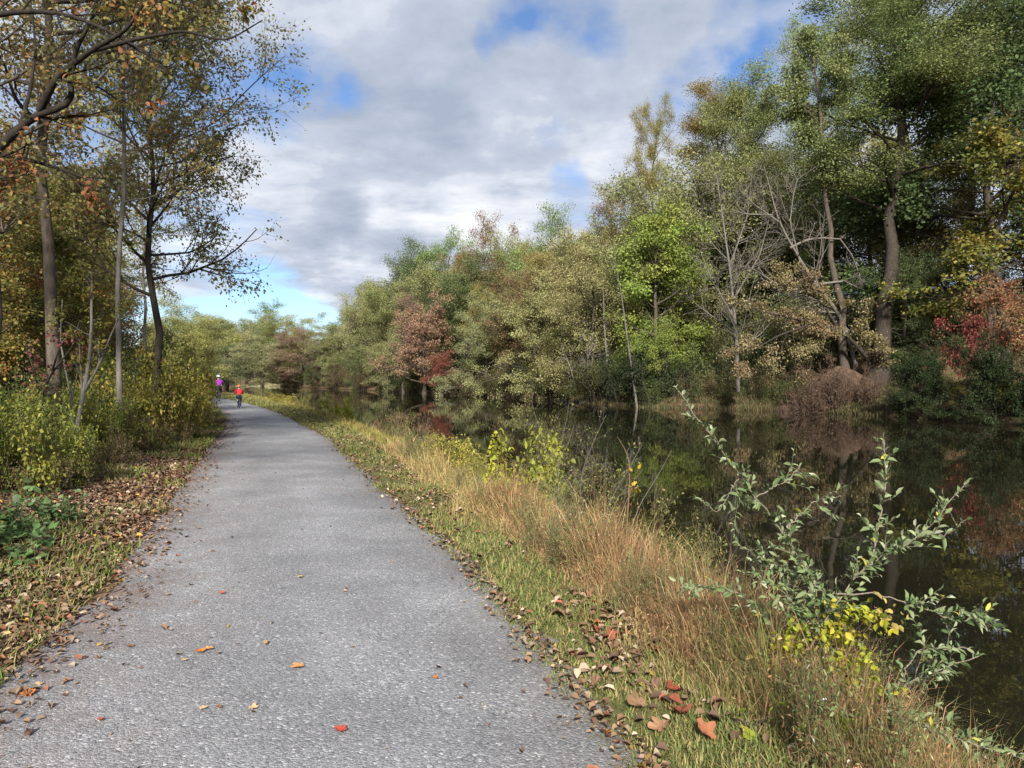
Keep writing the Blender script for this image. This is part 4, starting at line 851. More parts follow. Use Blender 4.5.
# far-bank grass on the low point and the wood-side border
rng = R(120); n = 60000; Y = rng.uniform(47, 72, n); X = WF(Y) + rng.uniform(-.2, 9.5, n)
v, q, t, c, _ = blades(rng, X, Y, np.maximum(gz(X, Y), WATER), rng.uniform(.15, .5, n), np.full(n, .025), rng.uniform(.2, .8, n), jit(rng, pick(rng, [((.13, .105, .055), 4), ((.09, .10, .04), 5), ((.14, .09, .06), 2)], n), n))
field('far_bank_grass', [(v, q, t, c)])
n = 60000; Y = logY(rng, n, 2.6, 60); X = PL(Y) + .12 - np.abs(rng.normal(0, 1, n)) * 1.5 - .1
k = (vnoise(X, Y, .9, 41) * .7 + vnoise(X, Y, 2.5, 42) * .5 + rng.normal(0, .08, n)) > .62; X, Y = X[k], Y[k]; n = len(X)
v, q, t, c, _ = blades(rng, X, Y, gz(X, Y), rng.uniform(.03, .13, n) * (1 + Y / 30), .0017 + .0007 * Y * rng.uniform(.6, 1.2, n), rng.uniform(.2, 1, n), jit(rng, pick(rng, [((.10, .15, .035), 5), ((.16, .175, .045), 4), ((.22, .18, .08), 3)], n), n))
field('border_grass', [(v, q, t, c)])
# fallen leaves
def litter(name, rng, X, Y, size, pal, lift=.02):
    n = len(X); Z = gz(X, Y) + .012 + rng.random(n) * lift
    az = rng.random(n) * 6.283; ax = np.stack([np.cos(az), np.sin(az), rng.normal(0, .28, n)], -1); p = np.stack([X, Y, Z], -1) - ax * (size * .5)[:, None]; p[:, 2] = np.maximum(p[:, 2], Z - .005)
    VL, (q, t) = leaf_cards(rng, p, ax, size, .34, True, 2.2)
    up = rng.normal(.3, .6, n)[:, None] * size[:, None] * .3; VL[:, [1, 2, 4, 5], 2] += np.abs(up) ; VL[:, 3, 2] += np.abs(up[:, 0]) * rng.random(n)
    g_ = gz(VL[:, :, 0].ravel(), VL[:, :, 1].ravel()).reshape(n, 7) + .006; VL[:, :, 2] = np.maximum(VL[:, :, 2], g_)
    return field(name, [(VL.reshape(-1, 3), q, t, np.repeat(jit(rng, pick(rng, pal, n), n, .6, 1.35), 7, 0))], LITTER)
LPAL = [((.135, .078, .05), 6), ((.175, .115, .072), 6), ((.23, .165, .11), 4), ((.085, .053, .04), 3), ((.20, .085, .05), 1.5), ((.33, .26, .19), 1.4), ((.32, .21, .05), .7)]
rng = R(130)
n = 34000; Y = logY(rng, n, 2.6, 48); off = np.abs(rng.normal(0, 1, n)) * 1.25 + .03 + rng.exponential(.5, n) * 0; X = PL(Y) - off
k = (vnoise(X, Y, .6, 51) * .6 + vnoise(X, Y, 1.6, 52) * .5 + rng.normal(0, .1, n)) > .30; X, Y = X[k], Y[k]
litter('leaf_litter', rng, X, Y, rng.uniform(.022, .068, len(X)) * (1 + Y / 45), LPAL)
n = 5200; Y = logY(rng, n, 2.6, 40); u = np.clip(rng.normal(.25, .13, n), 0.0, .6); X = PR(Y) + (WN(Y) - PR(Y)) * u
k = (vnoise(X, Y, .5, 53) * .6 + vnoise(X, Y, 1.2, 54) * .5 + rng.normal(0, .1, n)) > .50; X, Y = X[k], Y[k]
litter('verge_leaf_litter', rng, X, Y, rng.uniform(.02, .08, len(X)) * np.interp(Y, [3, 7], [.9, .7]) * (1 + Y / 45), LPAL + [((.26, .075, .05), 1.0), ((.33,.26,.19), 2)], .04)
n = 260; Y = logY(rng, n, 2.6, 30); X = PL(Y) + (PR(Y) - PL(Y)) * np.where(rng.random(n) < .6, rng.random(n) ** 2.2, rng.random(n)); Z = 0
o = litter('path_leaf_crumbs', rng, X, Y, rng.uniform(.010, .034, n), LPAL, .004); o.location.z = .03
n = 4500; Y = logY(rng, n, 2.6, 34); X = np.where(rng.random(n) < .65, PL(Y) + np.abs(rng.normal(0, .25, n)) - .15, PR(Y) - np.abs(rng.normal(0, .12, n)) + .12)
o = litter('border_leaf_crumbs', rng, X, Y, rng.uniform(.012, .05, n) * (1 + Y / 60), LPAL, .004); o.location.z = .018
# leaf specks drifting on the water
rng = R(131); n = 260; Y = rng.uniform(4.5, 45, n); X = WN(Y) + .3 + rng.random(n) ** 1.4 * (WF(Y) - WN(Y)); az = rng.random(n) * 6.283
VL, Fc = leaf_cards(rng, np.stack([X, Y, np.full(n, WATER + .006)], -1), np.stack([np.cos(az), np.sin(az), 0 * az], -1), rng.uniform(.03, .07, n), .3, False, 30)
VL[:, :, 2] = WATER + .008
field('floating_leaves', [(VL.reshape(-1, 3), Fc, None, np.repeat(jit(rng, pick(rng, [((.30, .26, .12), 2), ((.22, .13, .08), 2), ((.16, .18, .07), 1)], n), n), 4, 0))], LITTER)

# ------------------------------------------------------------------ single fallen leaves one can point to
def lobed(size, seed, col, curl=.25, thin=False):
    rng = R(seed); k = 30; V = [(0, 0, 0)]
    for i in range(k):
        a = i / k * 6.283; lobe = .62 + .38 * abs(math.cos(2.5 * a + .0)) ** 1.3 + rng.normal(0, .04); lobe *= .8 + .2 * math.cos(a)
        if thin: lobe = .75 + .25 * math.cos(a) + rng.normal(0, .03)
        x, y = math.cos(a) * lobe * .55, math.sin(a) * lobe * (.5 if not thin else .33); V.append((x * .5, y * .5, 0)); V.append((x, y, 0))
    V = np.array(V) * size; r_ = np.hypot(V[:, 0], V[:, 1]) / size
    V[:, 2] = size * (curl * r_ ** 2 * (1.0 + .8 * np.sin(np.arctan2(V[:, 1], V[:, 0]) * 2 + seed)) + .015) + rng.normal(0, .035 * size, len(V))
    V[:, 2] -= V[:, 2].min()
    tr, qd = [], []
    for i in range(k):
        j = (i + 1) % k; a, b = 1 + 2 * i, 1 + 2 * j; tr.append((0, a, b)); qd.append((a, a + 1, b + 1, b))
    c = np.array(col) * rng.uniform(.8, 1.15, (len(V), 1))
    me = build_mesh('fallen_leaf', V, qd, tr, c, mats=(LITTER,)); return me
def path_z(X, Y):
    u = (X - PL(Y)) / (PR(Y) - PL(Y)); return .008 + .03 * math.sin(math.pi * min(max(u, 0), 1)) + .012 if 0 < u < 1 else g1(X, Y) + .03
ORG, REDL, TANL, BRNL, YEL = (.42, .15, .04), (.34, .06, .04), (.42, .30, .17), (.22, .10, .05), (.48, .36, .05)
for p, q, s, col, lab in [
  (27, 700, .095, ORG, 'bright orange fallen leaf at the near corner of the gravel path'), (200, 659, .075, ORG, 'orange fallen leaf, the rounder of a touching pair on the gravel'), (210, 657, .06, (.44, .22, .08), 'pale orange fallen leaf touching a rounder orange one'),
  (299, 676, .085, (.46, .22, .08), 'large light orange leaf alone in the middle of the gravel'), (342, 741, .075, REDL, 'red leaf on the gravel nearest to the camera'), (435, 685, .05, ORG, 'small orange-red leaf on the river half of the path'),
  (219, 661, .04, BRNL, 'small brown leaf beyond the touching orange pair'), (115, 578, .055, REDL, 'small red leaf near the litter border of the path'), (221, 599, .06, (.40, .10, .06), 'reddish leaf on the gravel straight beyond the orange pair'),
  (266, 652, .05, (.40, .24, .10), 'tan-orange leaf between the pair and the lone orange leaf'), (41, 689, .05, TANL, 'pale tan leaf beside the bright orange corner leaf'), (186, 668, .045, TANL, 'whitish curled leaf just before the orange pair'),
  (205, 718, .05, TANL, 'pale leaf on the gravel among brown crumbs'), (219, 717, .045, BRNL, 'dark brown leaf beside the pale leaf on the gravel'), (253, 719, .055, TANL, 'whitish torn leaf on the bare gravel'), (100, 728, .05, (.30, .08, .05), 'dull red leaf low on the path near the litter'),
  (300, 583, .055, YEL, 'yellow leaf in mid path'), (175, 511, .06, YEL, 'yellow leaf by the wood side of the path'), (150, 538, .05, ORG, 'orange leaf by the wood side litter strip'), (280, 511, .05, BRNL, 'brown leaf far out on the mid path')]:
    Y = EYE * F / (q - HOR); X = px(p, Y); o = link('fallen_leaf', lobed(s, int(p * 7 + q), col, .3, s < .052)); tag(o, lab, 'leaf', 'single fallen leaves on the gravel'); o.location = (X, Y, path_z(X, Y)); o.rotation_euler = (0, 0, p)
for p, q, s, col, lab in [
  (638, 710, .12, (.30, .15, .08), 'broad brown leaf on the verge litter, curled up'), (680, 722, .13, (.34, .09, .05), 'biggest red-brown leaf standing up in the verge grass'), (663, 735, .12, (.42, .20, .10), 'long orange-tan leaf lying before the red-brown one'),
  (676, 697, .12, (.36, .07, .04), 'rust red leaf with upturned lobe at the tall grass'), (706, 745, .12, (.38, .13, .06), 'orange-red leaf at the lower end of the verge litter'), (605, 742, .08, ORG, 'orange leaf touching the gravel border'), (690, 700, .09, (.42, .26, .16), 'pale tan leaf against the tall grass'),
  (610, 638, .09, (.36, .08, .05), 'scarlet-brown leaf on the verge under the russet grass'), (588, 600, .10, (.34, .12, .07), 'russet leaf by the front of the russet grass'), (655, 690, .08, (.26, .12, .08), 'dull brown leaf between the big verge leaves')]:
    Y = EYE * F / (q - HOR); X = px(p, Y); o = link('fallen_leaf', lobed(s, int(p * 3 + q), tuple(x * y for x, y in zip(col, (.60, .72, .8))), .8)); tag(o, lab, 'leaf', 'large fallen leaves on the verge'); o.location = (X, Y, g1(X, Y) + .04); o.rotation_euler = (R(p).normal(0, .35), R(q).normal(0, .35), p)

# ------------------------------------------------------------------ plants on the near bank
# silvery shrub in the foreground
def silver_shrub():
    rng = R(201); base = np.array(W3(815, 800, 3.9)); base[2] = g1(base[0], base[1]) - .02
    b0 = tuple(base)
    S = [([b0, W3(800, 690, 3.85), W3(823, 592, 3.8), W3(784, 533, 3.75), W3(756, 497, 3.7), W3(717, 447, 3.6), W3(696, 415, 3.58), W3(676, 388, 3.55)], .006, .0022, .55, .30),
         ([b0, W3(790, 690, 3.7), W3(838, 593, 3.6), W3(868, 567, 3.58), W3(895, 543, 3.55), W3(923, 540, 3.5), W3(944, 504, 3.48), W3(969, 481, 3.45)], .0075, .0022, .8, .35),
         ([W3(872, 563, 3.57), W3(875, 547, 3.6), W3(881, 510, 3.62), W3(886, 479, 3.64), W3(884, 440, 3.66)], .005, .002, .55, .06),
         ([W3(923, 540, 3.5), W3(950, 533, 3.45), W3(966, 520, 3.42)], .004, .002, .4, .05),
         ([W3(836, 594, 3.6), W3(870, 592, 3.5), W3(907, 604, 3.42), W3(940, 616, 3.35), W3(1000, 627, 3.28)], .0042, .002, .8, .35),
         ([b0, W3(840, 745, 3.6), W3(880, 705, 3.4), W3(908, 682, 3.3), W3(946, 668, 3.25), W3(979, 656, 3.2)], .008, .002, .5, .45),
         ([b0, W3(850, 770, 3.4), W3(899, 709, 3.2), W3(940, 733, 3.1), W3(973, 745, 3.05), W3(1030, 762, 3.0)], .008, .002, .6, .45),
         ([W3(896, 690, 3.34), W3(916, 650, 3.32), W3(970, 648, 3.3)], .004, .0018, .4, .3),
         ([W3(800, 690, 3.85), W3(770, 620, 3.9), W3(735, 590, 4.0), W3(705, 585, 4.1), W3(680, 592, 4.15)], .006, .002, .7, .35),
         ([W3(823, 592, 3.8), W3(800, 575, 3.8), W3(760, 560, 3.8), W3(735, 540, 3.85)], .005, .002, .8, .2),
         ([W3(784, 533, 3.75), W3(815, 500, 3.75), W3(838, 497, 3.7)], .004, .0018, .4, .1),
         ([W3(756, 497, 3.7), W3(790, 478, 3.7), W3(800, 466, 3.7)], .004, .0018, .5, .1),
         ([b0, W3(812, 660, 3.75), W3(800, 610, 3.75), W3(775, 585, 3.8), W3(742, 572, 3.85)], .005, .002, .9, .4),
         ([b0, W3(825, 650, 3.7), W3(812, 600, 3.7), W3(806, 560, 3.72), W3(770, 545, 3.75)], .005, .002, .9, .4),
         ([W3(740, 475, 3.65), W3(718, 513, 3.7), W3(700, 500, 3.7)], .003, .0018, .3, .1)]
    gr, leaf_p, leaf_a, leaf_s = [], [], [], []
    for pts, ra, rb, dens, t0 in S:
        pts = np.array(pts) - base; s = np.r_[0, np.cumsum(np.linalg.norm(np.diff(pts, axis=0), axis=1))]; Ls = s[-1]; s /= Ls
        u = np.linspace(0, 1, 26); P = np.stack([np.interp(u, s, pts[:, i]) for i in range(3)], -1)
        for _ in range(3): P[1:-1] = (P[:-2] + 2 * P[1:-1] + P[2:]) / 4
        P[1:-1] += rng.normal(0, .004, (24, 3))
        Rd = ra + (rb - ra) * u ** .7; gr.append((P[None], Rd[None], 7))
        ntw = int(Ls * 30 * dens); t0_ = t0
        P2, R2, i2, L2 = spawn(rng, P[None], Rd[None], max(2, ntw), t0_, .93, lambda i, t: .06 + .16 * rng.random(len(t)) * (1.2 - t), .75, .25, 7, .09, .45, .0011)
        gr.append((P2, R2, 4)); lines = [(p_, l_) for p_, l_ in zip(P2, L2)]
        k0 = int(26 * max(t0_, .1)); lines.append((P[k0:], Ls * (1 - max(t0_, .1))))
        for p_, l_ in lines:
            m = max(3, int(l_ / .017)); f = np.clip(np.linspace(.10, 1, m) + rng.normal(0, .025, m), 0, 1) * (len(p_) - 1); i = np.minimum(f.astype(int), len(p_) - 2); fr = (f - i)[:, None]
            pos = p_[i] * (1 - fr) + p_[i + 1] * fr; tg = norm(p_[i + 1] - p_[i])
            sd = norm(np.cross(tg, rng.normal(0, .35, (m, 3)) + np.array([0, -.35, 1.0]))) * np.where(np.arange(m) % 2, 1, -1)[:, None]
            a = tg * .75 + sd * .8 + np.array([0, 0, .1]) + rng.normal(0, .34, (m, 3)); a[-1] = tg[-1]
            leaf_p.append(pos); leaf_a.append(a); leaf_s.append(rng.uniform(.026, .070, m) * np.linspace(1.1, .75, m))
    V, Q = tubes(gr); P, A, S_ = map(np.concatenate, (leaf_p, leaf_a, leaf_s)); n = len(P)
    VL, (q, t) = leaf_cards(rng, P, A, S_, .20, True, .2); bend_ = rng.normal(0, .18, n); VL[:, 3, 2] -= np.abs(bend_) * S_; VL[:, [2, 4], 2] -= (np.abs(bend_) * S_ * .35)[:, None]
    c = jit(rng, pick(rng, [((.145, .19, .085), 6), ((.20, .24, .13), 4), ((.10, .15, .06), 4), ((.30, .33, .22), 1.3), ((.38, .35, .06), .25)], n), n, .75, 1.25)
    o = root('silvery_shrub', base, 'silvery green shrub with long arching twigs over the dark water, nearest plant', 'shrub')
    link('stem', build_mesh('stem', V, Q, smooth=True, mats=(bark_material('shrub_bark', (.16, .13, .10), (.34, .29, .23), 60),)), o)
    link('foliage', build_mesh('foliage', VL.reshape(-1, 3), q, t, np.repeat(c, 7, 0), mats=(SILVER,)), o)
silver_shrub()
LIME = [((.34, .36, .035), 6), ((.42, .38, .05), 3), ((.24, .30, .04), 3), ((.45, .36, .12), 1.5)]
def near(name, lab, cat, paths, leaves, pal, ls, tw=(8, 4), spread=.02, seed=1, twl=(.45, .5), mr=.0012, lw=.3, bark=BARK, partn=('stem', 'foliage'), group=None):
    return limb_tree(name, lab, cat, paths, bark, leaves, pal, ls, tw, spread, seed, twl, mr, partn, .15, group, True, lw, .015)
bz = lambda X, Y: (X, Y, g1(X, Y))
B = bz(1.55, 3.75)
near('lime_vine', 'lime yellow leaved vine wound through the base of the silvery shrub', 'vine', [([B, W3(812, 690, 3.7), W3(830, 640, 3.6), W3(848, 600, 3.55)], .005, .002), ([B, W3(850, 680, 3.55), W3(862, 645, 3.5), W3(858, 610, 3.5)], .004, .002), ([B, W3(800, 690, 3.8), W3(806, 650, 3.75), W3(815, 615, 3.7)], .004, .002), ([B, W3(840, 700, 3.5), W3(876, 640, 3.45), W3(880, 618, 3.4)], .004, .002), ([B, W3(800, 720, 3.7), W3(780, 660, 3.75), W3(795, 640, 3.75)], .004, .002)], 1100, LIME, .040, (16, 5), .035, 211, (.30, .5), lw=.32)
near('lime_vine', 'thin lime vine with a few large heart leaves low in the weeds', 'vine', [([bz(1.25, 3.45), W3(835, 730, 3.2), W3(848, 712, 3.15), W3(856, 700, 3.12)], .003, .0015), ([bz(1.25, 3.45), W3(800, 745, 3.2), W3(776, 708, 3.25)], .003, .0015)], 30, [((.33, .42, .035), 3), ((.42, .44, .05), 2)], .085, (5, 2), .015, 212, (.2, .5), lw=.42)
near('lime_vine', 'small lime vine sprig with round leaves in the russet weeds', 'vine', [([bz(.95, 3.5), W3(742, 740, 3.3), W3(736, 716, 3.28)], .003, .0015), ([bz(.95, 3.5), W3(758, 725, 3.3), W3(772, 712, 3.28)], .003, .0015)], 9, [((.33, .42, .035), 3), ((.40, .40, .05), 2)], .055, (3, 2), .01, 213, (.2, .5), lw=.42)
near('lime_vine', 'lime sprig at the foot of the silvery shrub over the water side', 'vine', [([B, W3(862, 690, 3.4), W3(872, 660, 3.35), W3(884, 650, 3.3)], .003, .0015), ([B, W3(880, 700, 3.3), W3(895, 690, 3.25)], .003, .0015)], 60, LIME, .038, (6, 3), .02, 214, (.3, .5))
# stem with yellow leaves
near('sapling', 'thin brown stem with a few yellow leaves at its tip above the russet grass', 'sapling', [([bz(px(626, 6.6), 6.6), W3(626, 540, 6.6), W3(629, 490, 6.6), W3(630, 462, 6.6), W3(625, 448, 6.6), W3(617, 437, 6.55)], .011, .003), ([W3(628, 500, 6.6), W3(634, 480, 6.55), W3(643, 470, 6.5)], .005, .002)], 9, [((.50, .34, .03), 3), ((.42, .26, .05), 1)], .075, (3, 2), .02, 221, (.08, .4), .0015, .32, bark_material('russet_bark', (.13, .075, .05), (.28, .18, .12), 60))
near('sapling', 'leafless grey whip leaning across behind the russet grass', 'sapling', [([bz(px(612, 7.2), 7.2), W3(640, 505, 7.2), W3(662, 470, 7.2), W3(672, 450, 7.2)], .007, .002)], 0, None, .05, (6, 3), .01, 222, (.3, .4), .0014, bark=BARKG)
for i, (p, Y, pts, lab) in enumerate([
  (560, 10.2, [(560, 500), (558, 460), (566, 425), (570, 400)], 'bare twiggy sapling with the tallest whip on the near bank'), (574, 9.6, [(574, 515), (582, 470), (594, 440), (606, 415)], 'bare twiggy sapling fanning out toward the yellow stem'),
  (552, 10.6, [(552, 500), (548, 460), (540, 432), (534, 412)], 'bare twiggy sapling leaning to the yellow bush'), (594, 8.8, [(594, 530), (610, 500), (628, 470), (642, 445)], 'grey bare sapling leaning over the straw grass')]):
    near('bare_sapling', lab, 'sapling', [([bz(px(p, Y), Y)] + [W3(a, b, Y) for a, b in pts[1:]], .007, .002)], 80, [((.20, .21, .05), 2), ((.26, .20, .08), 1)], .035, (20, 7), .02, 230 + i, (.45, .55), .0016, bark=BARKG)
# yellow clumps on the bank, small weeds
WEED = bark_material('weed_stem', (.13, .12, .05), (.26, .21, .11), 60)
YB = make_bush(241, 1.0, .9, 18, 3600, .06, 8, 4, palette=[((.40, .36, .07), 5), ((.30, .30, .06), 3), ((.44, .33, .12), 2)], spread=.035, lean=.4, fold=True, leaf_w=.22, bark=WEED)
YB2 = make_bush(242, .9, .9, 14, 2000, .07, 8, 4, palette=[((.36, .36, .045), 5), ((.25, .28, .045), 3)], spread=.04, lean=.5, fold=True, leaf_w=.3, bark=WEED)
WB = make_bush(243, 1.0, .9, 14, 1500, .045, 8, 4, palette=[((.17, .19, .06), 5), ((.25, .25, .09), 3), ((.28, .20, .09), 2)], spread=.035, lean=.5, fold=True, leaf_w=.22, bark=WEED)
AST = make_bush(244, .75, .8, 14, 1500, .032, 8, 4, palette=[((.13, .18, .07), 6), ((.19, .22, .10), 4), ((.75, .75, .70), .3), ((.20, .13, .07), 2)], spread=.03, lean=.6, fold=True, leaf_w=.2, bark=WEED)
for pr, p, Y, top, w_, lab, nm in [
  (YB, 459, 13.6, 446, 56, 'straw yellow goldenrod clump upright at the water edge', 'goldenrod_clump'), (YB, 484, 12.8, 466, 44, 'lower golden clump beside the straw yellow goldenrod', 'goldenrod_clump'), (YB2, 524, 11.4, 458, 54, 'bright yellow leaved bush beside the bare twiggy saplings', 'yellow_bush'),
  (WB, 585, 9.4, 488, 56, 'sparse olive weed clump among the bare saplings', 'weed_clump'), (WB, 640, 7.4, 510, 40, 'grey-green weed behind the yellow tipped stem', 'weed_clump'), (WB, 690, 5.6, 545, 50, 'grey-green weed at the end of the russet grass', 'weed_clump'),
  (AST, 690, 4.9, 590, 70, 'weedy aster with tiny white flowers before the silvery shrub', 'aster'), (AST, 640, 5.0, 610, 60, 'green aster tuft in the russet grass', 'aster'), (AST, 730, 4.3, 610, 80, 'brown-green aster under the silvery shrub', 'aster'),
  (YB2, 345, 34, 404, 22, 'small yellow bush on the bank far along the water', 'yellow_bush'), (WB, 304, 52, 392, 18, 'small olive bush on the bank beyond the yellow one', 'weed_clump'), (WB, 400, 22, 418, 26, 'olive weed clump at the water between the yellow bushes', 'weed_clump'), (YB, 428, 17.5, 440, 26, 'small straw weed at the water before the big goldenrod', 'goldenrod_clump'), (WB, 265, 70, 386, 24, 'olive bush beside the path near the riders', 'weed_clump'), (YB, 283, 47, 396, 26, 'golden weed clump by the path past the child rider', 'goldenrod_clump')]:
    X = px(p, Y); bb = put(pr, nm, lab, X, Y, max(.35, pz(top, Y) - g1(X, Y)), w_ / F * Y * 1.1, cat='plant', bush=True)

rng = R(260)
for k in range(26):
    Y = float(logY(rng, 1, 3.0, 15)[0]); u = rng.uniform(.36, .85); X = float(PR(Y) + (WN(Y) - PR(Y)) * u); i = int(rng.choice(3, p=[.5, .5, 0]))
    put([AST, WB, YB2][i], ['aster', 'weed_clump', 'yellow_weed'][i], ['small white flowered aster among the dry bank grass', 'small olive weed clump among the dry bank grass', 'small yellow weed among the dry bank grass'][i], X, Y, rng.uniform(.25, .6), rng.uniform(.3, .6), cat='plant', bush=True, group=['small asters in the bank grass', 'small olive weeds in the bank grass', 'small yellow weeds in the bank grass'][i])
# ------------------------------------------------------------------ riders
def skin(name, V, E, rad, mat, parent, roots=(0,), sub=2, extra=None):
    me = bpy.data.meshes.new(name); me.from_pydata([Vector(v) for v in V], E, []); me.materials.append(mat)
    o = link(name, me, parent); md = o.modifiers.new('skin', 'SKIN'); md.use_smooth_shade = True
    for i, r_ in enumerate(rad):
        d = me.skin_vertices[0].data[i]; d.radius = (r_, r_); d.use_root = i in roots
    sm = o.modifiers.new('smooth', 'SUBSURF'); sm.levels = sm.render_levels = sub
    return o
M_SKIN = plain('skin', (.50, .32, .24), .5, .05); M_BLACK = plain('black_rubber', (.02, .02, .022), .7); M_METAL = plain('bike_metal', (.35, .36, .38), .3, .05, 30, .9)
M_DEN = plain('blue_denim', (.018, .032, .07), .8, .3, 60); M_SHOE = plain('pale_shoe', (.55, .45, .42), .6); M_HAIR = plain('brown_hair', (.06, .035, .02), .6)
def torus(Rr, r_, y, z, n=36, k=8, ax=0):
    V = []; Q = []
    for i in range(n):
        a = i / n * 6.283
        for j in range(k):
            b = j / k * 6.283; q = Rr + r_ * math.cos(b); V.append((r_ * math.sin(b), y + q * math.cos(a), z + q * math.sin(a)))
    for i in range(n):
        for j in range(k): Q.append((i * k + j, ((i + 1) % n) * k + j, ((i + 1) % n) * k + (j + 1) % k, i * k + (j + 1) % k))
    return V, Q
def tube_mesh(name, segs, mat, parent):
    gr = []
    for pts, r_ in segs: gr.append((np.array([pts], float), np.full((1, len(pts)), r_), 8))
    V, Q = tubes(gr); return link(name, build_mesh(name, V, Q, smooth=True, mats=(mat,)), parent)
def bicycle(label, loc, rz, s, frame_col):
    b = root('bicycle', loc, label, 'bicycle', None, rz, (s, s, s)); r_ = .25; wb = .44; fm = plain('bike_paint', frame_col, .3)
    for y in (-wb, wb):
        V, Q = torus(r_ - .02, .024, y, r_); w_ = link('wheel', build_mesh('wheel', *map(np.array, (V, Q)), smooth=True, mats=(M_BLACK,)), b); w_.name = 'wheel'
        V, Q = torus(r_ - .045, .009, y, r_); link('rim', build_mesh('rim', np.array(V), np.array(Q), smooth=True, mats=(M_METAL,)), w_)
        tube_mesh('spoke', [([(0, y, r_), (0, y + math.cos(a) * (r_ - .045), r_ + math.sin(a) * (r_ - .045))], .002) for a in np.arange(18) * 6.283 / 18] + [([(-.05, y, r_), (.05, y, r_)], .015)], M_METAL, w_)
    bb, st, hd = (0, -.05, .27), (0, -.17, .56), (0, .30, .62)
    tube_mesh('frame', [([bb, st], .016), ([bb, (0, .32, .52)], .018), ([(0, -.15, .50), (0, .30, .58)], .016), ([(0, .32, .50), hd], .018)] + [([bb, (x, -wb, r_)], .010) for x in (-.05, .05)] + [([(0, -.15, .50), (x, -wb, r_)], .010) for x in (-.05, .05)], fm, b)
    tube_mesh('fork', [([(0, .32, .50), (x, .36, .45), (x, wb, r_)], .012) for x in (-.045, .045)], fm, b)
    tube_mesh('handlebar', [([(0, .30, .60), (0, .31, .74)], .013), ([(-.27, .24, .80), (-.15, .29, .79), (0, .31, .74), (.15, .29, .79), (.27, .24, .80)], .012)], M_METAL, b)
    skin('saddle', [(0, -.27, .60), (0, -.18, .61), (0, -.04, .60)], [(0, 1), (1, 2)], [.07, .05, .022], M_BLACK, b)
    tube_mesh('crank', [([(-.07, -.05, .27), (.07, -.05, .27)], .018), ([(.075, -.05, .27), (.08, .03, .17)], .011), ([(-.075, -.05, .27), (-.08, -.13, .37)], .011)], M_METAL, b)
    for x, y, z in ((.11, .03, .17), (-.11, -.13, .37)): tube_mesh('pedal', [([(x - .03, y, z), (x + .04, y, z)], .018)], M_BLACK, b)
    return b
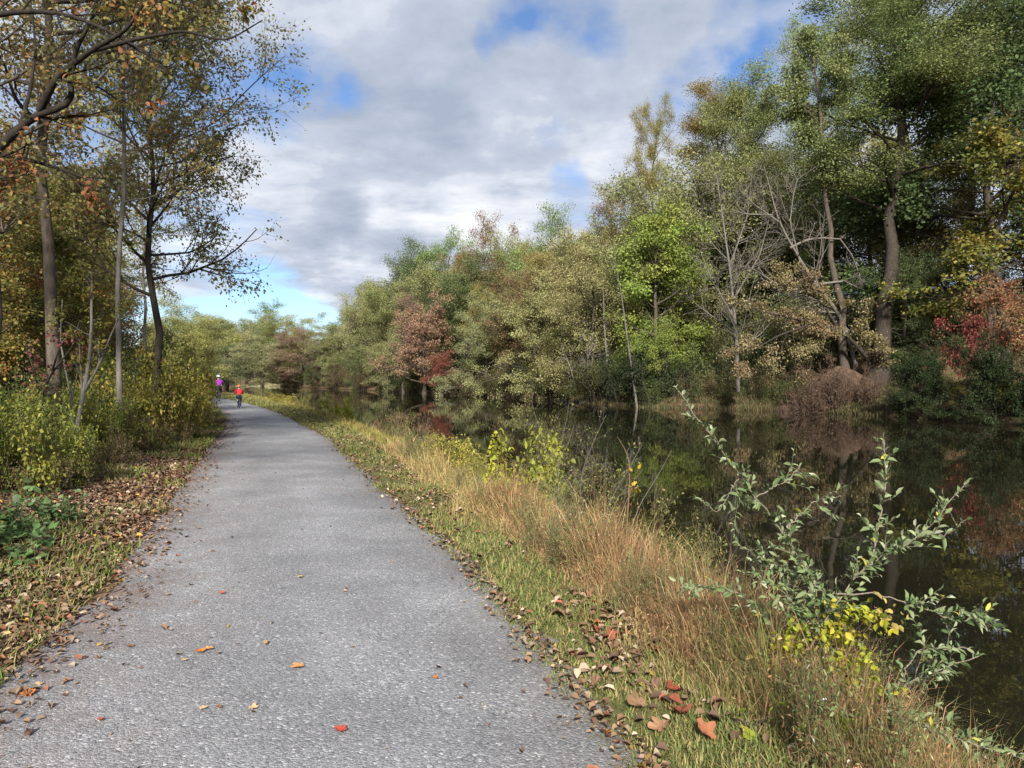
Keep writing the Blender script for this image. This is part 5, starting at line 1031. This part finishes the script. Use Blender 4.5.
def rider(label, loc, rz, s, jacket, trousers, helmet, jname):
    p = root('person', loc, label, 'person', None, rz, (s, s, s))
    V = [(0, -.17, .68), (0, -.13, .82), (0, -.04, .98), (0, .02, 1.07), (0, .05, 1.14), (0, .065, 1.22), (0, .075, 1.29)]; E = [(i, i + 1) for i in range(6)]; Rr = [.10, .095, .105, .06, .045, .075, .065]; roots = [0]
    for sx in (-1, 1):
        foot = (.11, .03, .20) if sx > 0 else (.11, -.13, .40); knee = (.10, .14, .50) if sx > 0 else (.12, .14, .62)
        i = len(V); V += [(sx * .08, -.13, .66), (sx * knee[0], knee[1], knee[2]), (sx * foot[0], foot[1] - .05, foot[2] + .06), (sx * foot[0], foot[1] + .08, foot[2] + .02)]; E += [(0, i), (i, i + 1), (i + 1, i + 2), (i + 2, i + 3)]; Rr += [.085, .058, .036, .028]
        i = len(V); V += [(sx * .13, 0, 1.03), (sx * .21, .06, .90), (sx * .25, .20, .83), (sx * .25, .235, .825)]; E += [(2, i), (i, i + 1), (i + 1, i + 2), (i + 2, i + 3)]; Rr += [.05, .036, .026, .024]
        for k in range(4):  # fingers closed over the grip
            j = len(V); x = sx * (.225 + .016 * k); ln = (.85, 1, .96, .8)[k]; V += [(x, .235, .826), (x, .27, .822), (x, .272, .80 - .006 * ln), (x, .25, .782)]; E += [(j, j + 1), (j + 1, j + 2), (j + 2, j + 3)]; Rr += [.009, .008, .0075, .0065]; roots.append(j)
        j = len(V); V += [(sx * .228, .225, .82), (sx * .208, .238, .806), (sx * .214, .255, .79)]; E += [(j, j + 1), (j + 1, j + 2)]; Rr += [.010, .009, .008]; roots.append(j)
        j = len(V); V += [(sx * .066, .07, 1.225), (sx * .083, .06, 1.235)]; E += [(j, j + 1)]; Rr += [.016, .012]; roots.append(j)  # ears
    j = len(V); V += [(0, .13, 1.235), (0, .152, 1.215)]; E += [(j, j + 1)]; Rr += [.016, .013]; roots.append(j)                     # nose
    skin('body', V, E, Rr, M_SKIN, p, roots)
    V = [(0, -.17, .71), (0, -.13, .83), (0, -.04, .98), (0, .02, 1.07), (0, .035, 1.10)]; E = [(0, 1), (1, 2), (2, 3), (3, 4)]; Rr = [.125, .12, .13, .085, .06]
    for sx in (-1, 1):
        i = len(V); V += [(sx * .135, 0, 1.03), (sx * .215, .055, .90), (sx * .25, .17, .84)]; E += [(2, i), (i, i + 1), (i + 1, i + 2)]; Rr += [.066, .05, .036]
    skin(jname, V, E, Rr, jacket, p)
    V = [(0, -.17, .69), (0, -.15, .74)]; E = [(0, 1)]; Rr = [.125, .118]
    for sx in (-1, 1):
        foot = (.11, .03, .20) if sx > 0 else (.11, -.13, .40); knee = (.10, .14, .50) if sx > 0 else (.12, .14, .62)
        i = len(V); V += [(sx * .08, -.12, .66), (sx * knee[0], knee[1], knee[2]), (sx * foot[0], foot[1] - .045, foot[2] + .10)]; E += [(0, i), (i, i + 1), (i + 1, i + 2)]; Rr += [.095, .07, .05]
    skin('trousers', V, E, Rr, trousers, p)
    for sx in (-1, 1):
        f = (.11, .03, .20) if sx > 0 else (.11, -.13, .40); skin('shoe', [(sx * f[0], f[1] - .08, f[2] + .02), (sx * f[0], f[1] + .02, f[2] + .015), (sx * f[0], f[1] + .11, f[2] + .008)], [(0, 1), (1, 2)], [.038, .04, .03], M_SHOE, p)
    skin('hair', [(0, .02, 1.16), (0, .02, 1.24)], [(0, 1)], [.055, .075], M_HAIR, p)
    V = []; Q = []; n, m = 7, 20
    for i in range(n):
        el = i / (n - 1) * 1.5
        for jj in range(m):
            a = jj / m * 6.283; V.append((math.cos(a) * .105 * math.cos(el), .06 + math.sin(a) * .135 * math.cos(el), 1.255 + .115 * math.sin(el) + (.012 * math.sin(a) if i == 0 else 0)))
    for i in range(n - 1):
        for jj in range(m): Q.append((i * m + jj, i * m + (jj + 1) % m, (i + 1) * m + (jj + 1) % m, (i + 1) * m + jj))
    Q2 = [(i, (i + 1) % m, 0) for i in range(0)]
    h = link('helmet', build_mesh('helmet', np.array(V), np.array(Q), smooth=True, mats=(helmet,)), p); so_ = h.modifiers.new('shell', 'SOLIDIFY'); so_.thickness = .018
    return p
c1 = (px(239, 38), 38.0, .03); bicycle('small child bicycle with dark tyres under the rider in red', c1, .47, .86, (.05, .12, .35))
rider('child in a red jacket and orange helmet riding away along the path', c1, .47, .86, plain('red_fleece', (.62, .02, .03), .7), M_DEN, plain('orange_helmet', (.75, .16, .04), .35), 'jacket')
c2 = (px(218.5, 53), 53.0, .03); bicycle('larger bicycle half hidden by goldenrod under the rider in purple', c2, .50, 1.26, (.08, .08, .09))
rp = rider('person in a purple jacket and pale helmet riding ahead behind the goldenrod', c2, .50, 1.26, plain('purple_jacket', (.27, .025, .33), .7), plain('black_trousers', (.02, .02, .03), .7), plain('pale_helmet', (.5, .52, .6), .35), 'jacket')
rp.scale = (1.5, 1.3, 1.26)
